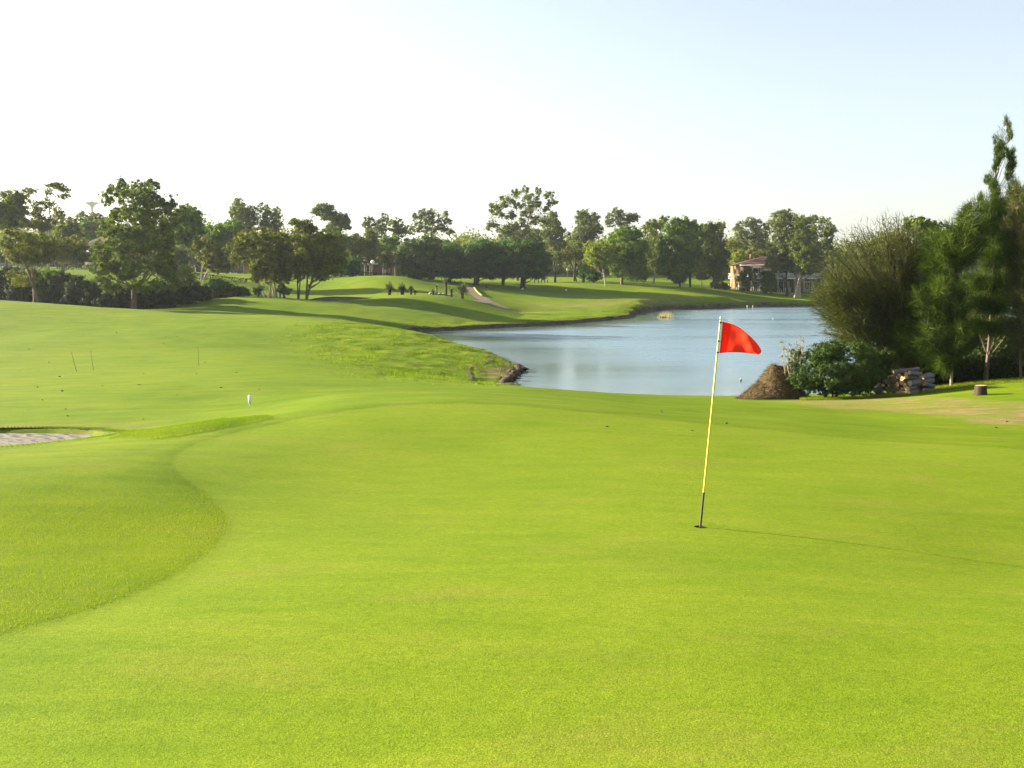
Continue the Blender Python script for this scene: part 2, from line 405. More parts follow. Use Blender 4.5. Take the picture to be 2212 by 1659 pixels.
def grass_material():
    m, t = newmat('turf')
    pos = geo_pos(t)
    gsd = attr(t, 'green_sd'); rough = attr(t, 'rough'); dirt = attr(t, 'dirt'); mud = attr(t, 'mud'); lush = attr(t, 'lush')
    big = noise(t, pos, .07, 3, .5); med = noise(t, pos, .6, 4, .6)
    strk = noise(t, geo_pos(t, (.5, 2.4, 1)), .8, 4, .6)
    fine = noise(t, pos, 85, 3, .75); fine2 = noise(t, pos, 160, 2, .7)
    f = math_(t, 'ADD', math_(t, 'MULTIPLY', big, .35), math_(t, 'ADD', math_(t, 'MULTIPLY', med, .30), math_(t, 'MULTIPLY', strk, .35)))
    fair = ramp(t, f, [(.36, (.066,.118,.003)), (.50, (.098,.152,.005)), (.64, (.140,.180,.009))]).outputs[0]
    grn = ramp(t, f, [(.34, (.094,.154,.006)), (.50, (.122,.178,.009)), (.66, (.152,.196,.013))]).outputs[0]
    rgh = ramp(t, noise(t, pos, .9, 6, .65), [(.30, (.055,.100,.005)), (.50, (.105,.160,.007)), (.68, (.165,.195,.012))]).outputs[0]
    gmask = math_(t, 'MULTIPLY_ADD', gsd, -14.0, .5, clamp=True)
    c = mix(t, gmask, fair, grn)
    col_ = math_(t, 'MULTIPLY', math_(t, 'MULTIPLY_ADD', gsd, 16.0, .3, clamp=True), math_(t, 'MULTIPLY_ADD', gsd, -6.0, 2.2, clamp=True))
    c = mix(t, math_(t, 'MULTIPLY', col_, .14), c, (.060,.112,.004))
    c = mix(t, rough, c, rgh)
    c = mix(t, lush, c, (.10,.17,.012))
    dn = ramp(t, noise(t, geo_pos(t, (.6, 1.5, 1)), 1.1, 5, .65), [(.38, (0,0,0)), (.62, (1,1,1))]).outputs[0]
    drt = ramp(t, noise(t, pos, 2.2, 5, .7), [(.3, (.145,.105,.042)), (.7, (.25,.18,.082))]).outputs[0]
    dm = math_(t, 'MULTIPLY', dirt, math_(t, 'MULTIPLY_ADD', dn, .85, .12), clamp=True)
    c = mix(t, dm, c, drt)
    md = ramp(t, noise(t, pos, 3.0, 5, .7), [(.3, (.022,.019,.013)), (.7, (.07,.055,.035))]).outputs[0]
    c = mix(t, mud, c, md)
    g0 = ramp(t, noise(t, geo_pos(t, (1, 1.5, 1)), 16, 3, .7), [(.36, (.88,.91,.85)), (.5, (1,1,1)), (.64, (1.10,1.08,1.2))]).outputs[0]
    c = mix(t, 1.0, c, g0, 'MULTIPLY')
    g1 = ramp(t, noise(t, geo_pos(t, (.7, 1.5, 1)), 2.6, 4, .65), [(.34, (.92,.95,.92)), (.5, (1,1,1)), (.66, (1.08,1.04,1.15))]).outputs[0]
    c = mix(t, 1.0, c, g1, 'MULTIPLY')
    worn = ramp(t, noise(t, geo_pos(t, (.8, 1.4, 1)), .75, 5, .7), [(.52, (0,0,0)), (.72, (1,1,1))]).outputs[0]
    c = mix(t, math_(t, 'MULTIPLY', worn, .34), c, (.175,.158,.032))
    # blade grain: small light and dark blades
    fg = ramp(t, fine, [(.36, (.72,.77,.6)), (.5, (1,1,1)), (.64, (1.24,1.18,1.5))]).outputs[0]
    c = mix(t, 1.0, c, fg, 'MULTIPLY')
    fg2 = ramp(t, fine2, [(.36, (.62,.68,.6)), (.5, (1,1,1)), (.64, (1.35,1.28,1.5))]).outputs[0]
    c = mix(t, .8, c, fg2, 'MULTIPLY')
    h = math_(t, 'ADD', math_(t, 'MULTIPLY', fine, .0045), math_(t, 'MULTIPLY', fine2, .002))
    coarse = noise(t, pos, 9, 4, .7)
    h = math_(t, 'ADD', h, math_(t, 'MULTIPLY', coarse, math_(t, 'MULTIPLY_ADD', rough, .10, .006)))
    nm = bump(t, h, .9, 1.0)
    p = principled(t, c, .9, .03, nm)
    out(t, p.outputs[0]); return m
TURF = grass_material()
def blade_material(name, dark, mid, light):
    return leafmat(name, dark, mid, light, .45)
BLADE = blade_material('grass_blade', (.098,.148,.006), (.150,.202,.009), (.205,.24,.015))
BLADE_R = blade_material('grass_blade_rough', (.040,.085,.005), (.105,.170,.008), (.185,.235,.014))

# ------------------------------------------------------------------ ground sheet
def lines_sym(lim, d0, k, far):
    x = [0.0]
    while x[-1] < lim: x.append(x[-1] + d0 + k*x[-1])
    while x[-1] < far: x.append(x[-1]*1.35)
    x = np.array(x); return np.r_[-x[:0:-1], x]
gx = lines_sym(125, .11, .0095, 4500)
yy = [-40, -20, -10, -6, -4, -2.5, -1.5, -.7, 0, .6, 1.2, 1.8, 2.3, 2.7]; y = 3.0
while y < 225: yy.append(y); y += .08 + .0056*y
while y < 5200: yy.append(y); y *= 1.12
gy = np.array(yy)
GX, GY = np.meshgrid(gx, gy)
print('grid', GX.shape)
GZ = ground_h(GX, GY)
bsd = poly_sd(GX, GY, BUNK)
GZ = GZ - .45*sstep(-.02, -.5, bsd)
# bank lip towards the tee side of the bunker
GZ = GZ + .02*np.exp(-(np.maximum(bsd, 0)/.4)**2)*(bsd > 0)
green_sd = poly_sd(GX, GY, GREEN)
# the cut green lies a centimetre or two lower than its collar
GZ = GZ - .012*sstep(.10, -.10, green_sd)*sstep(30, 22, GY)
lake_sd = poly_sd(GX, GY, LAKE_F)
rough_m = sstep(2.2, -4.0, poly_sd(GX, GY, ROUGH)+2.2*fbm(GX*.28, GY*.28, 41))
shore_r = sstep(7, 1.5, lake_sd+2*fbm(GX*.2, GY*.2, 44))*sstep(80, 95, GY)*.8
rough_m = np.maximum(rough_m, shore_r)
lipd = poly_sd(GX, GY, np.array([ray_ground(u, v, 10, 24) for u, v in [(255,945),(340,925),(470,905),(560,899),(575,905),(470,925),(350,945)]]))
rough_m = np.maximum(rough_m, sstep(.25, -.1, lipd+.2*fbm(GX*2, GY*2, 5))*.9)
DIRT = np.array([P(1640,868,33)[:2], P(1760,862,35)[:2], P(1900,866,33)[:2], P(2050,872,30)[:2], P(2260,880,28)[:2], P(2500,895,26)[:2], P(2500,915,22.5)[:2], P(2150,908,23.5)[:2], P(1950,892,27)[:2], P(1800,885,29)[:2]])
dirt_m = sstep(.8, -.6, poly_sd(GX, GY, DIRT)+1.2*fbm(GX*.7, GY*.7, 50))
FARD = np.array([P(u, v, Y)[:2] for u, v, Y in [(1120,668,130),(1300,662,146),(1480,650,165),(1490,640,172),(1300,650,157),(1150,655,145)]])
dirt_m = np.maximum(dirt_m, .75*sstep(4, -4, poly_sd(GX, GY, FARD)+6*fbm(GX*.08, GY*.2, 51)))
BD = poly_sd(GX, GY, BUNK)
dirt_m = np.maximum(dirt_m, .55*sstep(1.6, .3, BD)*sstep(20.5, 22.0, GY))
tip = np.hypot(GX-PW(1112,806)[0], (GY-PW(1112,806)[1])*.6)
dirt_m = np.maximum(dirt_m, .9*sstep(3.2, 1.2, tip+1.6*fbm(GX*.8, GY*.8, 61)))
mud_m = np.where(lake_sd < 0, 1.0, sstep(.9, .25, lake_sd+.5*fbm(GX*.9, GY*.9, 62)))
mud_m = mud_m*np.where(GY > 60, 1, .8)
mud_m = np.maximum(mud_m, sstep(2.2, .6, tip+1.2*fbm(GX*1.1, GY*1.1, 63)))
lush_m = sstep(.3, .0, np.abs(poly_sd(GX, GY, DIRT)+.5+.8*fbm(GX*.6, GY*.6, 52))-.15)*sstep(40, 20, GY)*.7
TREESHADE = np.array([P(1920,850,36)[:2], P(2060,835,36)[:2], P(2212,830,35)[:2], P(2500,830,35)[:2], P(2500,815,41)[:2], P(1950,830,41)[:2]])
lush_m = np.maximum(lush_m, .8*sstep(1.2, -.4, poly_sd(GX, GY, TREESHADE)+fbm(GX*.8, GY*.8, 53)))
ny, nx = GX.shape
ii = (np.arange(ny-1)[:, None]*nx+np.arange(nx-1)[None]).ravel()
FQ = np.stack([ii, ii+1, ii+nx+1, ii+nx], 1)
gme = mesh_np('ground', np.stack([GX.ravel(), GY.ravel(), GZ.ravel()], 1), FQ, [TURF], True,
              {'green_sd': ('POINT', green_sd.ravel()), 'rough': ('POINT', rough_m.ravel()), 'dirt': ('POINT', dirt_m.ravel()),
               'mud': ('POINT', mud_m.ravel()), 'lush': ('POINT', lush_m.ravel())})
struct(obj('ground', gme))

# ------------------------------------------------------------------ haze
HAZE = .00011
if HAZE:
    m, t = newmat('haze_air')
    v_ = t.nodes.new('ShaderNodeVolumePrincipled'); v_.inputs['Density'].default_value = HAZE
    v_.inputs['Color'].default_value = (.80, .88, 1.0, 1); v_.inputs['Anisotropy'].default_value = .35
    t.links.new(v_.outputs[0], t.nodes.new('ShaderNodeOutputMaterial').inputs['Volume'])
    hz_b = MB().box((0, 2660, 38), (9900, 5700, 80)).build('haze', m); stuff(hz_b)

# ------------------------------------------------------------------ lake
def water_material():
    m, t = newmat('lake_water')
    open_w = attr(t, 'open_water')
    patch = noise(t, geo_pos(t, (.22, 1.0, 1)), .10, 4, .55)
    pr = ramp(t, patch, [(.36, (.45,.45,.45)), (.56, (1,1,1))]).outputs[0]
    ruf = math_(t, 'MULTIPLY', open_w, pr)
    r1 = noise(t, geo_pos(t, (.5, 1.2, 1)), 2.2, 4, .65)
    r2 = noise(t, geo_pos(t, (.30, 1.0, 1)), .5, 3, .5)
    h = math_(t, 'ADD', math_(t, 'MULTIPLY', math_(t, 'MULTIPLY', r1, ruf), .05), math_(t, 'MULTIPLY', math_(t, 'MULTIPLY', r2, ruf), .05))
    nm = bump(t, h, .30, 1.0)
    p = principled(t, (.085,.145,.190), .06, .5, nm); p.inputs['IOR'].default_value = 1.5
    c = mix(t, open_w, (.075,.105,.075), (.115,.188,.240)); t.links.new(c, p.inputs['Base Color'])  # blue base colour stands in for reflected sky, greener by the banks
    rr = math_(t, 'MULTIPLY_ADD', ruf, .21, .08); t.links.new(rr, p.inputs['Roughness'])
    out(t, p.outputs[0]); return m
nw = 150
lx = np.linspace(-40, 190, nw); ly = np.linspace(38, 215, nw)
LX, LY = np.meshgrid(lx, ly)
ii = (np.arange(nw-1)[:, None]*nw+np.arange(nw-1)[None]).ravel()
wsd = -poly_sd(LX, LY, LAKE_F)+3*fbm(LX*.05, LY*.12, 66)
open_m = np.where(LY < 82, .45+.55*sstep(1.5, 11, wsd), .12+.88*sstep(1.5, 9, wsd))
struct(obj('lake_water', mesh_np('lake_water', np.stack([LX.ravel(), LY.ravel(), 0*LX.ravel()], 1), np.stack([ii, ii+1, ii+nw+1, ii+nw], 1), [water_material()], True, {'open_water': ('POINT', open_m.ravel())})))

# ------------------------------------------------------------------ bunkers
def sand_material():
    m, t = newmat('raked_sand')
    pos = geo_pos(t)
    c = ramp(t, noise(t, pos, 3, 5, .7), [(.3, (.128,.120,.106)), (.7, (.205,.192,.168))]).outputs[0]
    wv = t.nodes.new('ShaderNodeTexWave'); wv.wave_type = 'BANDS'; wv.bands_direction = 'DIAGONAL'
    wv.inputs['Scale'].default_value = 1.5; wv.inputs['Distortion'].default_value = 9; wv.inputs['Detail'].default_value = 2; wv.inputs['Detail Scale'].default_value = .6
    t.links.new(pos, wv.inputs['Vector'])
    h = math_(t, 'ADD', math_(t, 'MULTIPLY', wv.outputs['Fac'], .06), math_(t, 'MULTIPLY', noise(t, pos, 7, 5, .75), .09))
    out(t, principled(t, c, .95, .1, bump(t, h, 1.0, 1.6)).outputs[0]); return m
SAND = sand_material()
SOIL = simple('bunker_soil', (.05,.045,.02), (.09,.085,.03), 6, .95, .1, .6, .03)
def resample(poly, n):
    poly = np.asarray(poly); q = np.vstack([poly, poly[:1]])
    L = np.r_[0, np.cumsum(np.hypot(*np.diff(q, axis=0).T))]
    s = np.linspace(0, L[-1], n, endpoint=False)
    return np.stack([np.interp(s, L, q[:, 0]), np.interp(s, L, q[:, 1])], 1)
def smooth_poly(p, k=3):
    for _ in range(k): p = (np.roll(p, 1, 0)+2*p+np.roll(p, -1, 0))/4
    return p
def bunker(poly, depth, edge, zfun, lipcol):
    b = smooth_poly(resample(poly, 220), 6)
    b = b + .05*np.stack([fbm(b[:, 0]*3, b[:, 1]*3, 71), fbm(b[:, 0]*3, b[:, 1]*3, 72)], 1)
    c = b.mean(0); V = []; rings = 16
    zb = zfun(b[:, 0], b[:, 1])
    for k in range(rings+1):
        s = k/rings; q = b*(1-s)+c*s
        sdd = np.minimum(1, s*3.0)
        V.append(np.c_[q, (zfun(q[:, 0], q[:, 1]))-.02-edge*sstep(18.2, 20.3, q[:, 1])*(1-.6*s)-depth*sstep(0, 1, sdd)+.03*fbm(q[:, 0]*1.5, q[:, 1]*1.5, 75)])
    V = np.vstack(V); n = len(b)
    i = np.arange(rings)[:, None]*n; j = np.arange(n)[None]; j2 = (j+1) % n
    F = np.stack([i+j, i+j2, i+n+j2, i+n+j], -1).reshape(-1, 4)
    struct(obj('sand_bunker', mesh_np('sand_bunker', V, F, [SAND], True)))
    top = np.c_[b, zb+.012]; bot = np.c_[b, zb-edge-.05]
    o_ = np.c_[b+(b-c)/np.linalg.norm(b-c, axis=1)[:, None]*.12, zb-.06]
    V = np.vstack([o_, top, bot]); 
    i = np.arange(2)[:, None]*n
    F = np.stack([i+j, i+j2, i+n+j2, i+n+j], -1).reshape(-1, 4)
    struct(obj('bunker_lip', mesh_np('bunker_lip', V, F, [lipcol], True)))
    return b
LIPM = simple('lip_turf', (.050,.058,.018), (.032,.032,.014), 12, .95, .1, .8, .03, 'Object')
bunk_edge = bunker(BUNK, .01, .07, lambda x, y: base_h(x, y), LIPM)

# far bunker behind the second mound: a shaded sand face
def strip(name, pts, width, mat, dz=.02, seg=60, zf=ground_h, side=None):
    pts = np.asarray(pts, float)
    L = np.r_[0, np.cumsum(np.hypot(*np.diff(pts, axis=0).T))]
    s = np.linspace(0, L[-1], seg)
    # smooth by cubic-ish averaging
    c = np.stack([np.interp(s, L, pts[:, 0]), np.interp(s, L, pts[:, 1])], 1)
    for _ in range(8): c[1:-1] = (c[:-2]+2*c[1:-1]+c[2:])/4
    T = np.gradient(c, axis=0); T /= np.linalg.norm(T, axis=1)[:, None]
    Nn = np.stack([-T[:, 1], T[:, 0]], 1)
    wv = np.interp(s, L, width) if np.ndim(width) else np.full(seg, width)
    m = 5; V = []
    for k in np.linspace(-.5, .5, m):
        q = c+Nn*(wv*k)[:, None]; V.append(np.c_[q, zf(q[:, 0], q[:, 1])+dz])
    V = np.array(V).transpose(1, 0, 2).reshape(-1, 3)
    i = np.arange(seg-1)[:, None]*m; j = np.arange(m-1)[None]
    F = np.stack([i+j+1, i+j, i+m+j, i+m+j+1], -1).reshape(-1, 4)
    return obj(name, mesh_np(name, V, F, [mat], True)), c, Nn

# ------------------------------------------------------------------ foliage builders
def leaves_rhomb(C, L, W, D=None):
    """C centres (n,3); random rhombus leaves, D optional long axes"""
    n = len(C)
    if D is None:
        D = rng.normal(size=(n, 3)); D[:, 2] -= .3
    D = D/np.linalg.norm(D, axis=1)[:, None]
    B = np.cross(D, rng.normal(size=(n, 3))); B /= np.linalg.norm(B, axis=1)[:, None]+1e-9
    L = (L*rng.uniform(.6, 1.35, n))[:, None]; W = (W*rng.uniform(.7, 1.3, n))[:, None]
    V = np.stack([C-D*L/2, C+B*W/2, C+D*L/2, C-B*W/2], 1).reshape(-1, 3)
    return V, np.arange(4*n).reshape(n, 4)
def leaves_tri(C, L, W, Nr=None):
    n = len(C); D = rng.normal(size=(n, 3)); D[:, 2] -= .3
    if Nr is not None:
        Nr = Nr+rng.normal(size=(n, 3))*.45; Nr = Nr/(np.linalg.norm(Nr, axis=1)[:, None]+1e-9)
        D = D-Nr*np.sum(D*Nr, 1)[:, None]; D /= np.linalg.norm(D, axis=1)[:, None]+1e-9
        B = np.cross(Nr, D)
        L = (L*rng.uniform(.6, 1.35, n))[:, None]; W = (W*rng.uniform(.7, 1.3, n))[:, None]
        return np.stack([C-D*L*.4-B*W/2, C-D*L*.4+B*W/2, C+D*L*.6], 1).reshape(-1, 3), np.arange(3*n).reshape(n, 3)
    D /= np.linalg.norm(D, axis=1)[:, None]
    B = np.cross(D, rng.normal(size=(n, 3))); B /= np.linalg.norm(B, axis=1)[:, None]+1e-9
    L = (L*rng.uniform(.6, 1.35, n))[:, None]; W = (W*rng.uniform(.7, 1.3, n))[:, None]
    V = np.stack([C-D*L*.4-B*W/2, C-D*L*.4+B*W/2, C+D*L*.6], 1).reshape(-1, 3)
    return V, np.arange(3*n).reshape(n, 3)
def leaves_needle(C, L, W, D):
    n = len(C); D = D/np.linalg.norm(D, axis=1)[:, None]
    B = np.cross(D, rng.normal(size=(n, 3))); B /= np.linalg.norm(B, axis=1)[:, None]+1e-9
    L = (L*rng.uniform(.6, 1.4, n))[:, None]; W = (W*rng.uniform(.7, 1.3, n))[:, None]
    V = np.stack([C-B*W/2, C+D*L, C+B*W/2], 1).reshape(-1, 3)
    return V, np.arange(3*n).reshape(n, 3)
def in_ball(n):
    v = rng.normal(size=(n, 3)); v /= np.linalg.norm(v, axis=1)[:, None]
    return v*(rng.uniform(0, 1, n)**(1/2.6))[:, None]
def curve(a, b, sag, n=6):
    a = np.asarray(a, float); b = np.asarray(b, float); t = np.linspace(0, 1, n)[:, None]
    m = (a+b)/2+np.asarray(sag); p = a*(1-t)**2+2*m*t*(1-t)+b*t*t
    p[1:-1] += rng.normal(size=(n-2, 3))*np.linalg.norm(b-a)*.025
    return p

DL, DN = 1.9, 6.0
def make_tree(name, label, cat, base, clumps, mat, bark, dens=2.2, leaf=.28, tr=.18, group=None, style='leaf',
              stems=1, spread=.35, subn=7, twigs=False, fork=.35, sig=.34, ratio=.5, loc_depth=1.0, dup=True, limb_max=99, grow=1.12, infill=.2):
    """base (3), clumps list (centre(3), radius(3)) in world metres"""
    if style == 'leaf' and leaf > .1: leaf *= 1.5
    base = np.asarray(base, float)
    root = thing(name, label, cat, tuple(base), group)
    cl = [(np.asarray(c, float)-base, np.asarray(r, float)*grow) for c, r in clumps]
    cx = np.array([c[0] for c, r in cl]); ax_x = np.median(cx)
    half = max(max(abs(c[0]-ax_x)+r[0] for c, r in cl), .3)
    zs = np.array([c[2] for c, r in cl])
    full = []
    for c, r in cl:
        room = math.sqrt(max(half**2*.8-(c[0]-ax_x)**2, 0.05*half**2))*loc_depth
        y1 = rng.uniform(-.75, .75)*room
        full.append((c+np.array([0, y1, 0]), r, 1.0))
        if dup:
            y2 = -np.sign(y1)*rng.uniform(.25, .9)*room
            full.append((c*np.array([1, 1, 1])+np.array([(ax_x-c[0])*.18, y2, -r[2]*.12]), r*.82, .6))
    # leaves, in tufts
    Cs = []; subs = []; Ns = []; Ts = []
    for c, r, wt in full:
        k = max(6, int(subn*wt*2.6))
        sub = in_ball(k)*r*1.04+c
        area = math.pi*r[0]*r[2]
        n = int(dens*(DN if style == 'needle' else DL)*wt*area/(leaf*leaf*ratio*.55))+6
        pick = rng.integers(0, k, n)
        o_ = rng.normal(size=(n, 3))*sig*rng.uniform(.5, 1.1, k)[pick][:, None]
        Cs.append(sub[pick]+o_*r*(1.15 if style == 'needle' else .50))
        Ts.append(rng.normal(size=k)[pick]*.16)
        Ns.append(o_/sig+np.array([0, 0, .3])+(sub[pick]-c)/r*.6)
        subs.append((c, sub[:subn], r))
    C = np.vstack(Cs); NN = np.vstack(Ns); TT = np.concatenate(Ts)
    # loose foliage between neighbouring clumps
    if len(full) > 3 and infill > 0:
        cc = np.array([f[0] for f in full]); rr_ = np.array([f[1] for f in full])
        dd = np.linalg.norm((cc[:, None]-cc[None])*np.array([1, .6, 1]), axis=2)+np.eye(len(cc))*1e9
        nb = np.argsort(dd, 1)[:, :3]; m = int(len(C)*infill)
        a = rng.integers(0, len(cc), m); b = nb[a, rng.integers(0, 3, m)]; t = rng.uniform(.1, .9, m)[:, None]
        C = np.vstack([C, cc[a]*(1-t)+cc[b]*t+rng.normal(size=(m, 3))*rr_[a]*.42]); NN = np.vstack([NN, rng.normal(size=(m, 3))]); TT = np.r_[TT, rng.normal(size=m)*.1-.1]
    ok = C[:, 2] > .05; C = C[ok]; NN = NN[ok]; TT = TT[ok]
    if style == 'needle':
        O = np.array([np.median(cx)*.3, 0, zs.min()*.35])
        D = C-O; D /= np.linalg.norm(D, axis=1)[:, None]
        D = D+rng.normal(size=C.shape)*.50+np.array([0, 0, .1])
        V, F = leaves_needle(C, leaf, leaf*ratio, D)
    else:
        V, F = leaves_tri(C, leaf*1.1, leaf*ratio*1.25, NN)
    fr = np.clip(rng.normal(.42, .22 if style == 'needle' else .14, len(F))+TT+.22*(vnoise(C[:, 0]*.9+50, C[:, 2]*.9+C[:, 1]*.5, 8)), 0, 1)
    obj('crown', mesh_np('crown', V, F, [LF[mat]], False, {'rnd': ('FACE', fr)}), root)
    # trunk and limbs
    mb = MB()
    zt = max(zs); H = zt
    tops = []
    order = sorted(range(len(full)), key=lambda i: -full[i][0][2])
    if stems == 1:
        top = full[order[0]][0]*np.array([.9, .8, .93]) if len(full) else np.array([0, 0, H])
        lo = zs.min()
        mid = np.array([top[0]*.25+rng.normal()*.02*H, top[1]*.3, H*.5])
        t = np.linspace(0, 1, 12)[:, None]
        tp = mid*2*t*(1-t)+top*t*t
        tp[:, :2] += np.cumsum(rng.normal(size=(12, 2)), 0)*H*.004
        tp[0] = (0, 0, -.25)
        rr = tr*(1-.86*np.linspace(0, 1, 12))**.9; rr[0] *= 1.35; rr[1] *= 1.05
        mb.tube(tp, rr, 8); trunks = [(tp, rr)]
    else:
        trunks = []
        for s in range(stems):
            tgt = full[order[int(s*len(order)/stems*.7) % len(order)]][0]
            b0 = np.array([rng.uniform(-1, 1)*spread, rng.uniform(-1, 1)*spread*.6, -.25])
            t = np.linspace(0, 1, 10)[:, None]
            mid = b0*.5+tgt*np.array([.3, .3, .5])
            tp = b0*(1-t)**2+mid*2*t*(1-t)+tgt*.92*t*t
            rr = tr*rng.uniform(.7, 1.1)*(1-.85*np.linspace(0, 1, 10)); rr[0] *= 1.2
            mb.tube(tp, rr, 6); trunks.append((tp, rr))
    nl = 0
    for (c, sub, r) in subs:
        nl += 1
        if nl > limb_max*2: break
        best = None
        for tp, rr in trunks:
            want = c[2]-.55*np.hypot(c[0]-tp[:, 0], c[1]-tp[:, 1])-.1*H
            k = int(np.argmin(np.abs(tp[:, 2]-np.maximum(want, H*fork*.6))))
            d = np.linalg.norm(tp[k]-c)
            if best is None or d < best[0]: best = (d, tp[k], rr[k])
        d, p0, r0 = best
        if d < .3: continue
        lim = curve(p0, c, (0, 0, -.08*d), 6)
        mb.tube(lim, np.linspace(r0*.42, max(r0*.08, .008), 6), 5, False)
        if twigs:
            for q in sub:
                mb.tube(curve(c*.85+p0*.15, q, (0, 0, -.05*r[0]), 4), np.linspace(max(r0*.10, .008), .004, 4), 4, False)
    mb.build('trunk', BARK[bark], root, True)
    return root
def px_clumps(R, lst, Y, grow=1.0):
    o = []
    for (px, py, rx, ry) in lst:
        u, v = uv(R, px, py); c = P(u, v, Y); k = .25*Y/2212
        o.append((c, np.array([rx*k, (rx+ry)*.5*k, ry*k])*grow))
    return o
def tree_px(name, label, R, basepx, Y, lst, mat='gum', bark='brown', extra=None, **kw):
    u, v = uv(R, *basepx); x = P(u, v, Y)[0]
    base = (x, Y, gh(x, Y))
    cl = px_clumps(R, lst, Y)
    if extra: cl += px_clumps(extra[0], extra[1], Y)
    return make_tree(name, label, kw.pop('cat', 'tree'), base, cl, mat, bark, **kw)

def make_sheoak(label, R, basepx, Y, lst, mat, bark, extra=None, n_br=200, nd=150, leaf=.32, fan=False, tr=.06, depth=1.3, group=None, per=1.0):
    """branches run from the stem to tips inside the given lobes; fine needles along their outer half"""
    u, v = uv(R, *basepx); x = P(u, v, Y)[0]; base = np.array([x, Y, gh(x, Y)])
    cl = px_clumps(R, lst, Y)
    if extra: cl += px_clumps(extra[0], extra[1], Y)
    root = thing('sheoak', label, 'tree', tuple(base), group)
    cen = np.array([c-base for c, r in cl]); rad_ = np.array([r for c, r in cl])
    area = rad_[:, 0]*rad_[:, 2]; w_ = area**.8/np.sum(area**.8)
    H = cen[:, 2].max()
    top = cen[np.argmax(cen[:, 2])]
    t = np.linspace(0, 1, 14)[:, None]
    trunk = np.array([top[0]*.35, 0, H*.5])*2*t*(1-t)+np.array([top[0], 0, H*.97])*t*t
    trunk[:, :2] += np.cumsum(rng.normal(size=(14, 2)), 0)*H*.0035; trunk[0] = (0, 0, -.2)
    mb = MB()
    if not fan: mb.tube(trunk, tr*(1-.88*np.linspace(0, 1, 14)), 7)
    Cs = []; Ds = []; Ts = []
    for i in range(n_br):
        k = rng.choice(len(cl), p=w_)
        tip = cen[k]+in_ball(1)[0]*rad_[k]*1.08
        dx = abs(cen[k][0]-np.median(cen[:, 0]))/max(np.ptp(cen[:, 0])*.5, .2)
        tip[1] += rng.uniform(-1, 1)*depth*math.sqrt(max(1-.7*min(dx, 1)**2, .1))
        if tip[2] < .25: tip[2] = .25
        if fan:
            p0 = np.array([rng.normal()*.16, rng.normal()*.16, -.1+rng.uniform(0, .5)])
            mid = p0+(tip-p0)*np.array([.36, .4, .56])
        else:
            hd = np.hypot(tip[0], tip[1])
            zz = np.clip(tip[2]-hd*rng.uniform(.35, .9), H*.06, H*.95)
            j = int(np.argmin(np.abs(trunk[:, 2]-zz))); p0 = trunk[j]
            mid = (p0+tip)/2+np.array([0, 0, -.04*hd])
        tt = np.linspace(0, 1, 9)[:, None]
        br = p0*(1-tt)**2+mid*2*tt*(1-tt)+tip*tt*tt
        br[1:-1] += rng.normal(size=(7, 3))*.03
        L = np.linalg.norm(tip-p0)
        r0 = .010+.0085*L*(1.35 if fan else .8)
        mb.tube(br, np.linspace(r0, .004, 9), 5, False)
        n = int(nd*per*min(1.6, .45+L*.28))
        a = 1-(1-.30)*rng.uniform(0, 1, n)**.75*rng.uniform(.3, 1, n)**.3 if fan else rng.uniform(.25, 1.04, n)
        f = np.clip(a, 0, 1)*8; i0 = np.minimum(f.astype(int), 7); fr = (f-i0)[:, None]
        c = br[i0]*(1-fr)+br[i0+1]*fr
        tan = br[i0+1]-br[i0]; tan /= np.linalg.norm(tan, axis=1)[:, None]+1e-9
        side = rng.normal(size=(n, 3)); side /= np.linalg.norm(side, axis=1)[:, None]
        off = side*(np.abs(rng.normal(size=n))*(.05+.055*L*np.sin(np.clip(a, .1, 1)*2.6)))[:, None]
        Cs.append(c+off); Ds.append(tan*.85+side*.65+rng.normal(size=(n, 3))*.42+np.array([0, 0, -.15])); Ts.append(np.full(n, rng.normal()*.17))
    C = np.vstack(Cs); D = np.vstack(Ds); T_ = np.concatenate(Ts)
    V, F = leaves_needle(C, leaf, leaf*.06, D)
    fr = np.clip(rng.normal(.40, .2, len(F))+T_, 0, 1)
    obj('crown', mesh_np('crown', V, F, [LF[mat]], False, {'rnd': ('FACE', fr)}), root)
    mb.build('trunk', BARK[bark], root, True)
    return root
# ------------------------------------------------------------------ cart path, far bunker face, bank wall
PATHM = simple('path_gravel', (.165,.135,.085), (.225,.185,.12), 3, .95, .1, .4, .02)
KERB = simple('kerb_yellow', (.50,.36,.07), (.42,.30,.06), 5, .8, .2)
pts = [P(u, v, Y)[:2] for u, v, Y in [(1000,626,178),(1012,630,165),(1030,640,146),(1046,648,136),(1066,653,132),(1092,656,130)]]
po, pc, pn = strip('cart_path', pts, [1.5, 1.6, 1.9, 2.3, 2.6, 1.6], PATHM, .05)
struct(po)
pts2 = [P(u, v, Y)[:2] for u, v, Y in [(1052,651,134),(1030,655,129.5),(1000,657,127.5)]]
po2, _, _ = strip('cart_path', pts2, [2.2, 2.0, .8], PATHM, .06); struct(po2)
mb = MB()
e = pc + pn*1.08
sel = slice(12, 34)
q = e[sel]; zq = ground_h(q[:, 0], q[:, 1])
for k in range(len(q)-1):
    a, b = q[k], q[k+1]; c = (a+b)/2
    mb.box((c[0], c[1], (zq[k]+zq[k+1])/2+.06), (np.hypot(*(b-a))*1.02, .22, .26), math.atan2(*(b-a)[::-1]))
struct(mb.build('path_kerb', KERB))

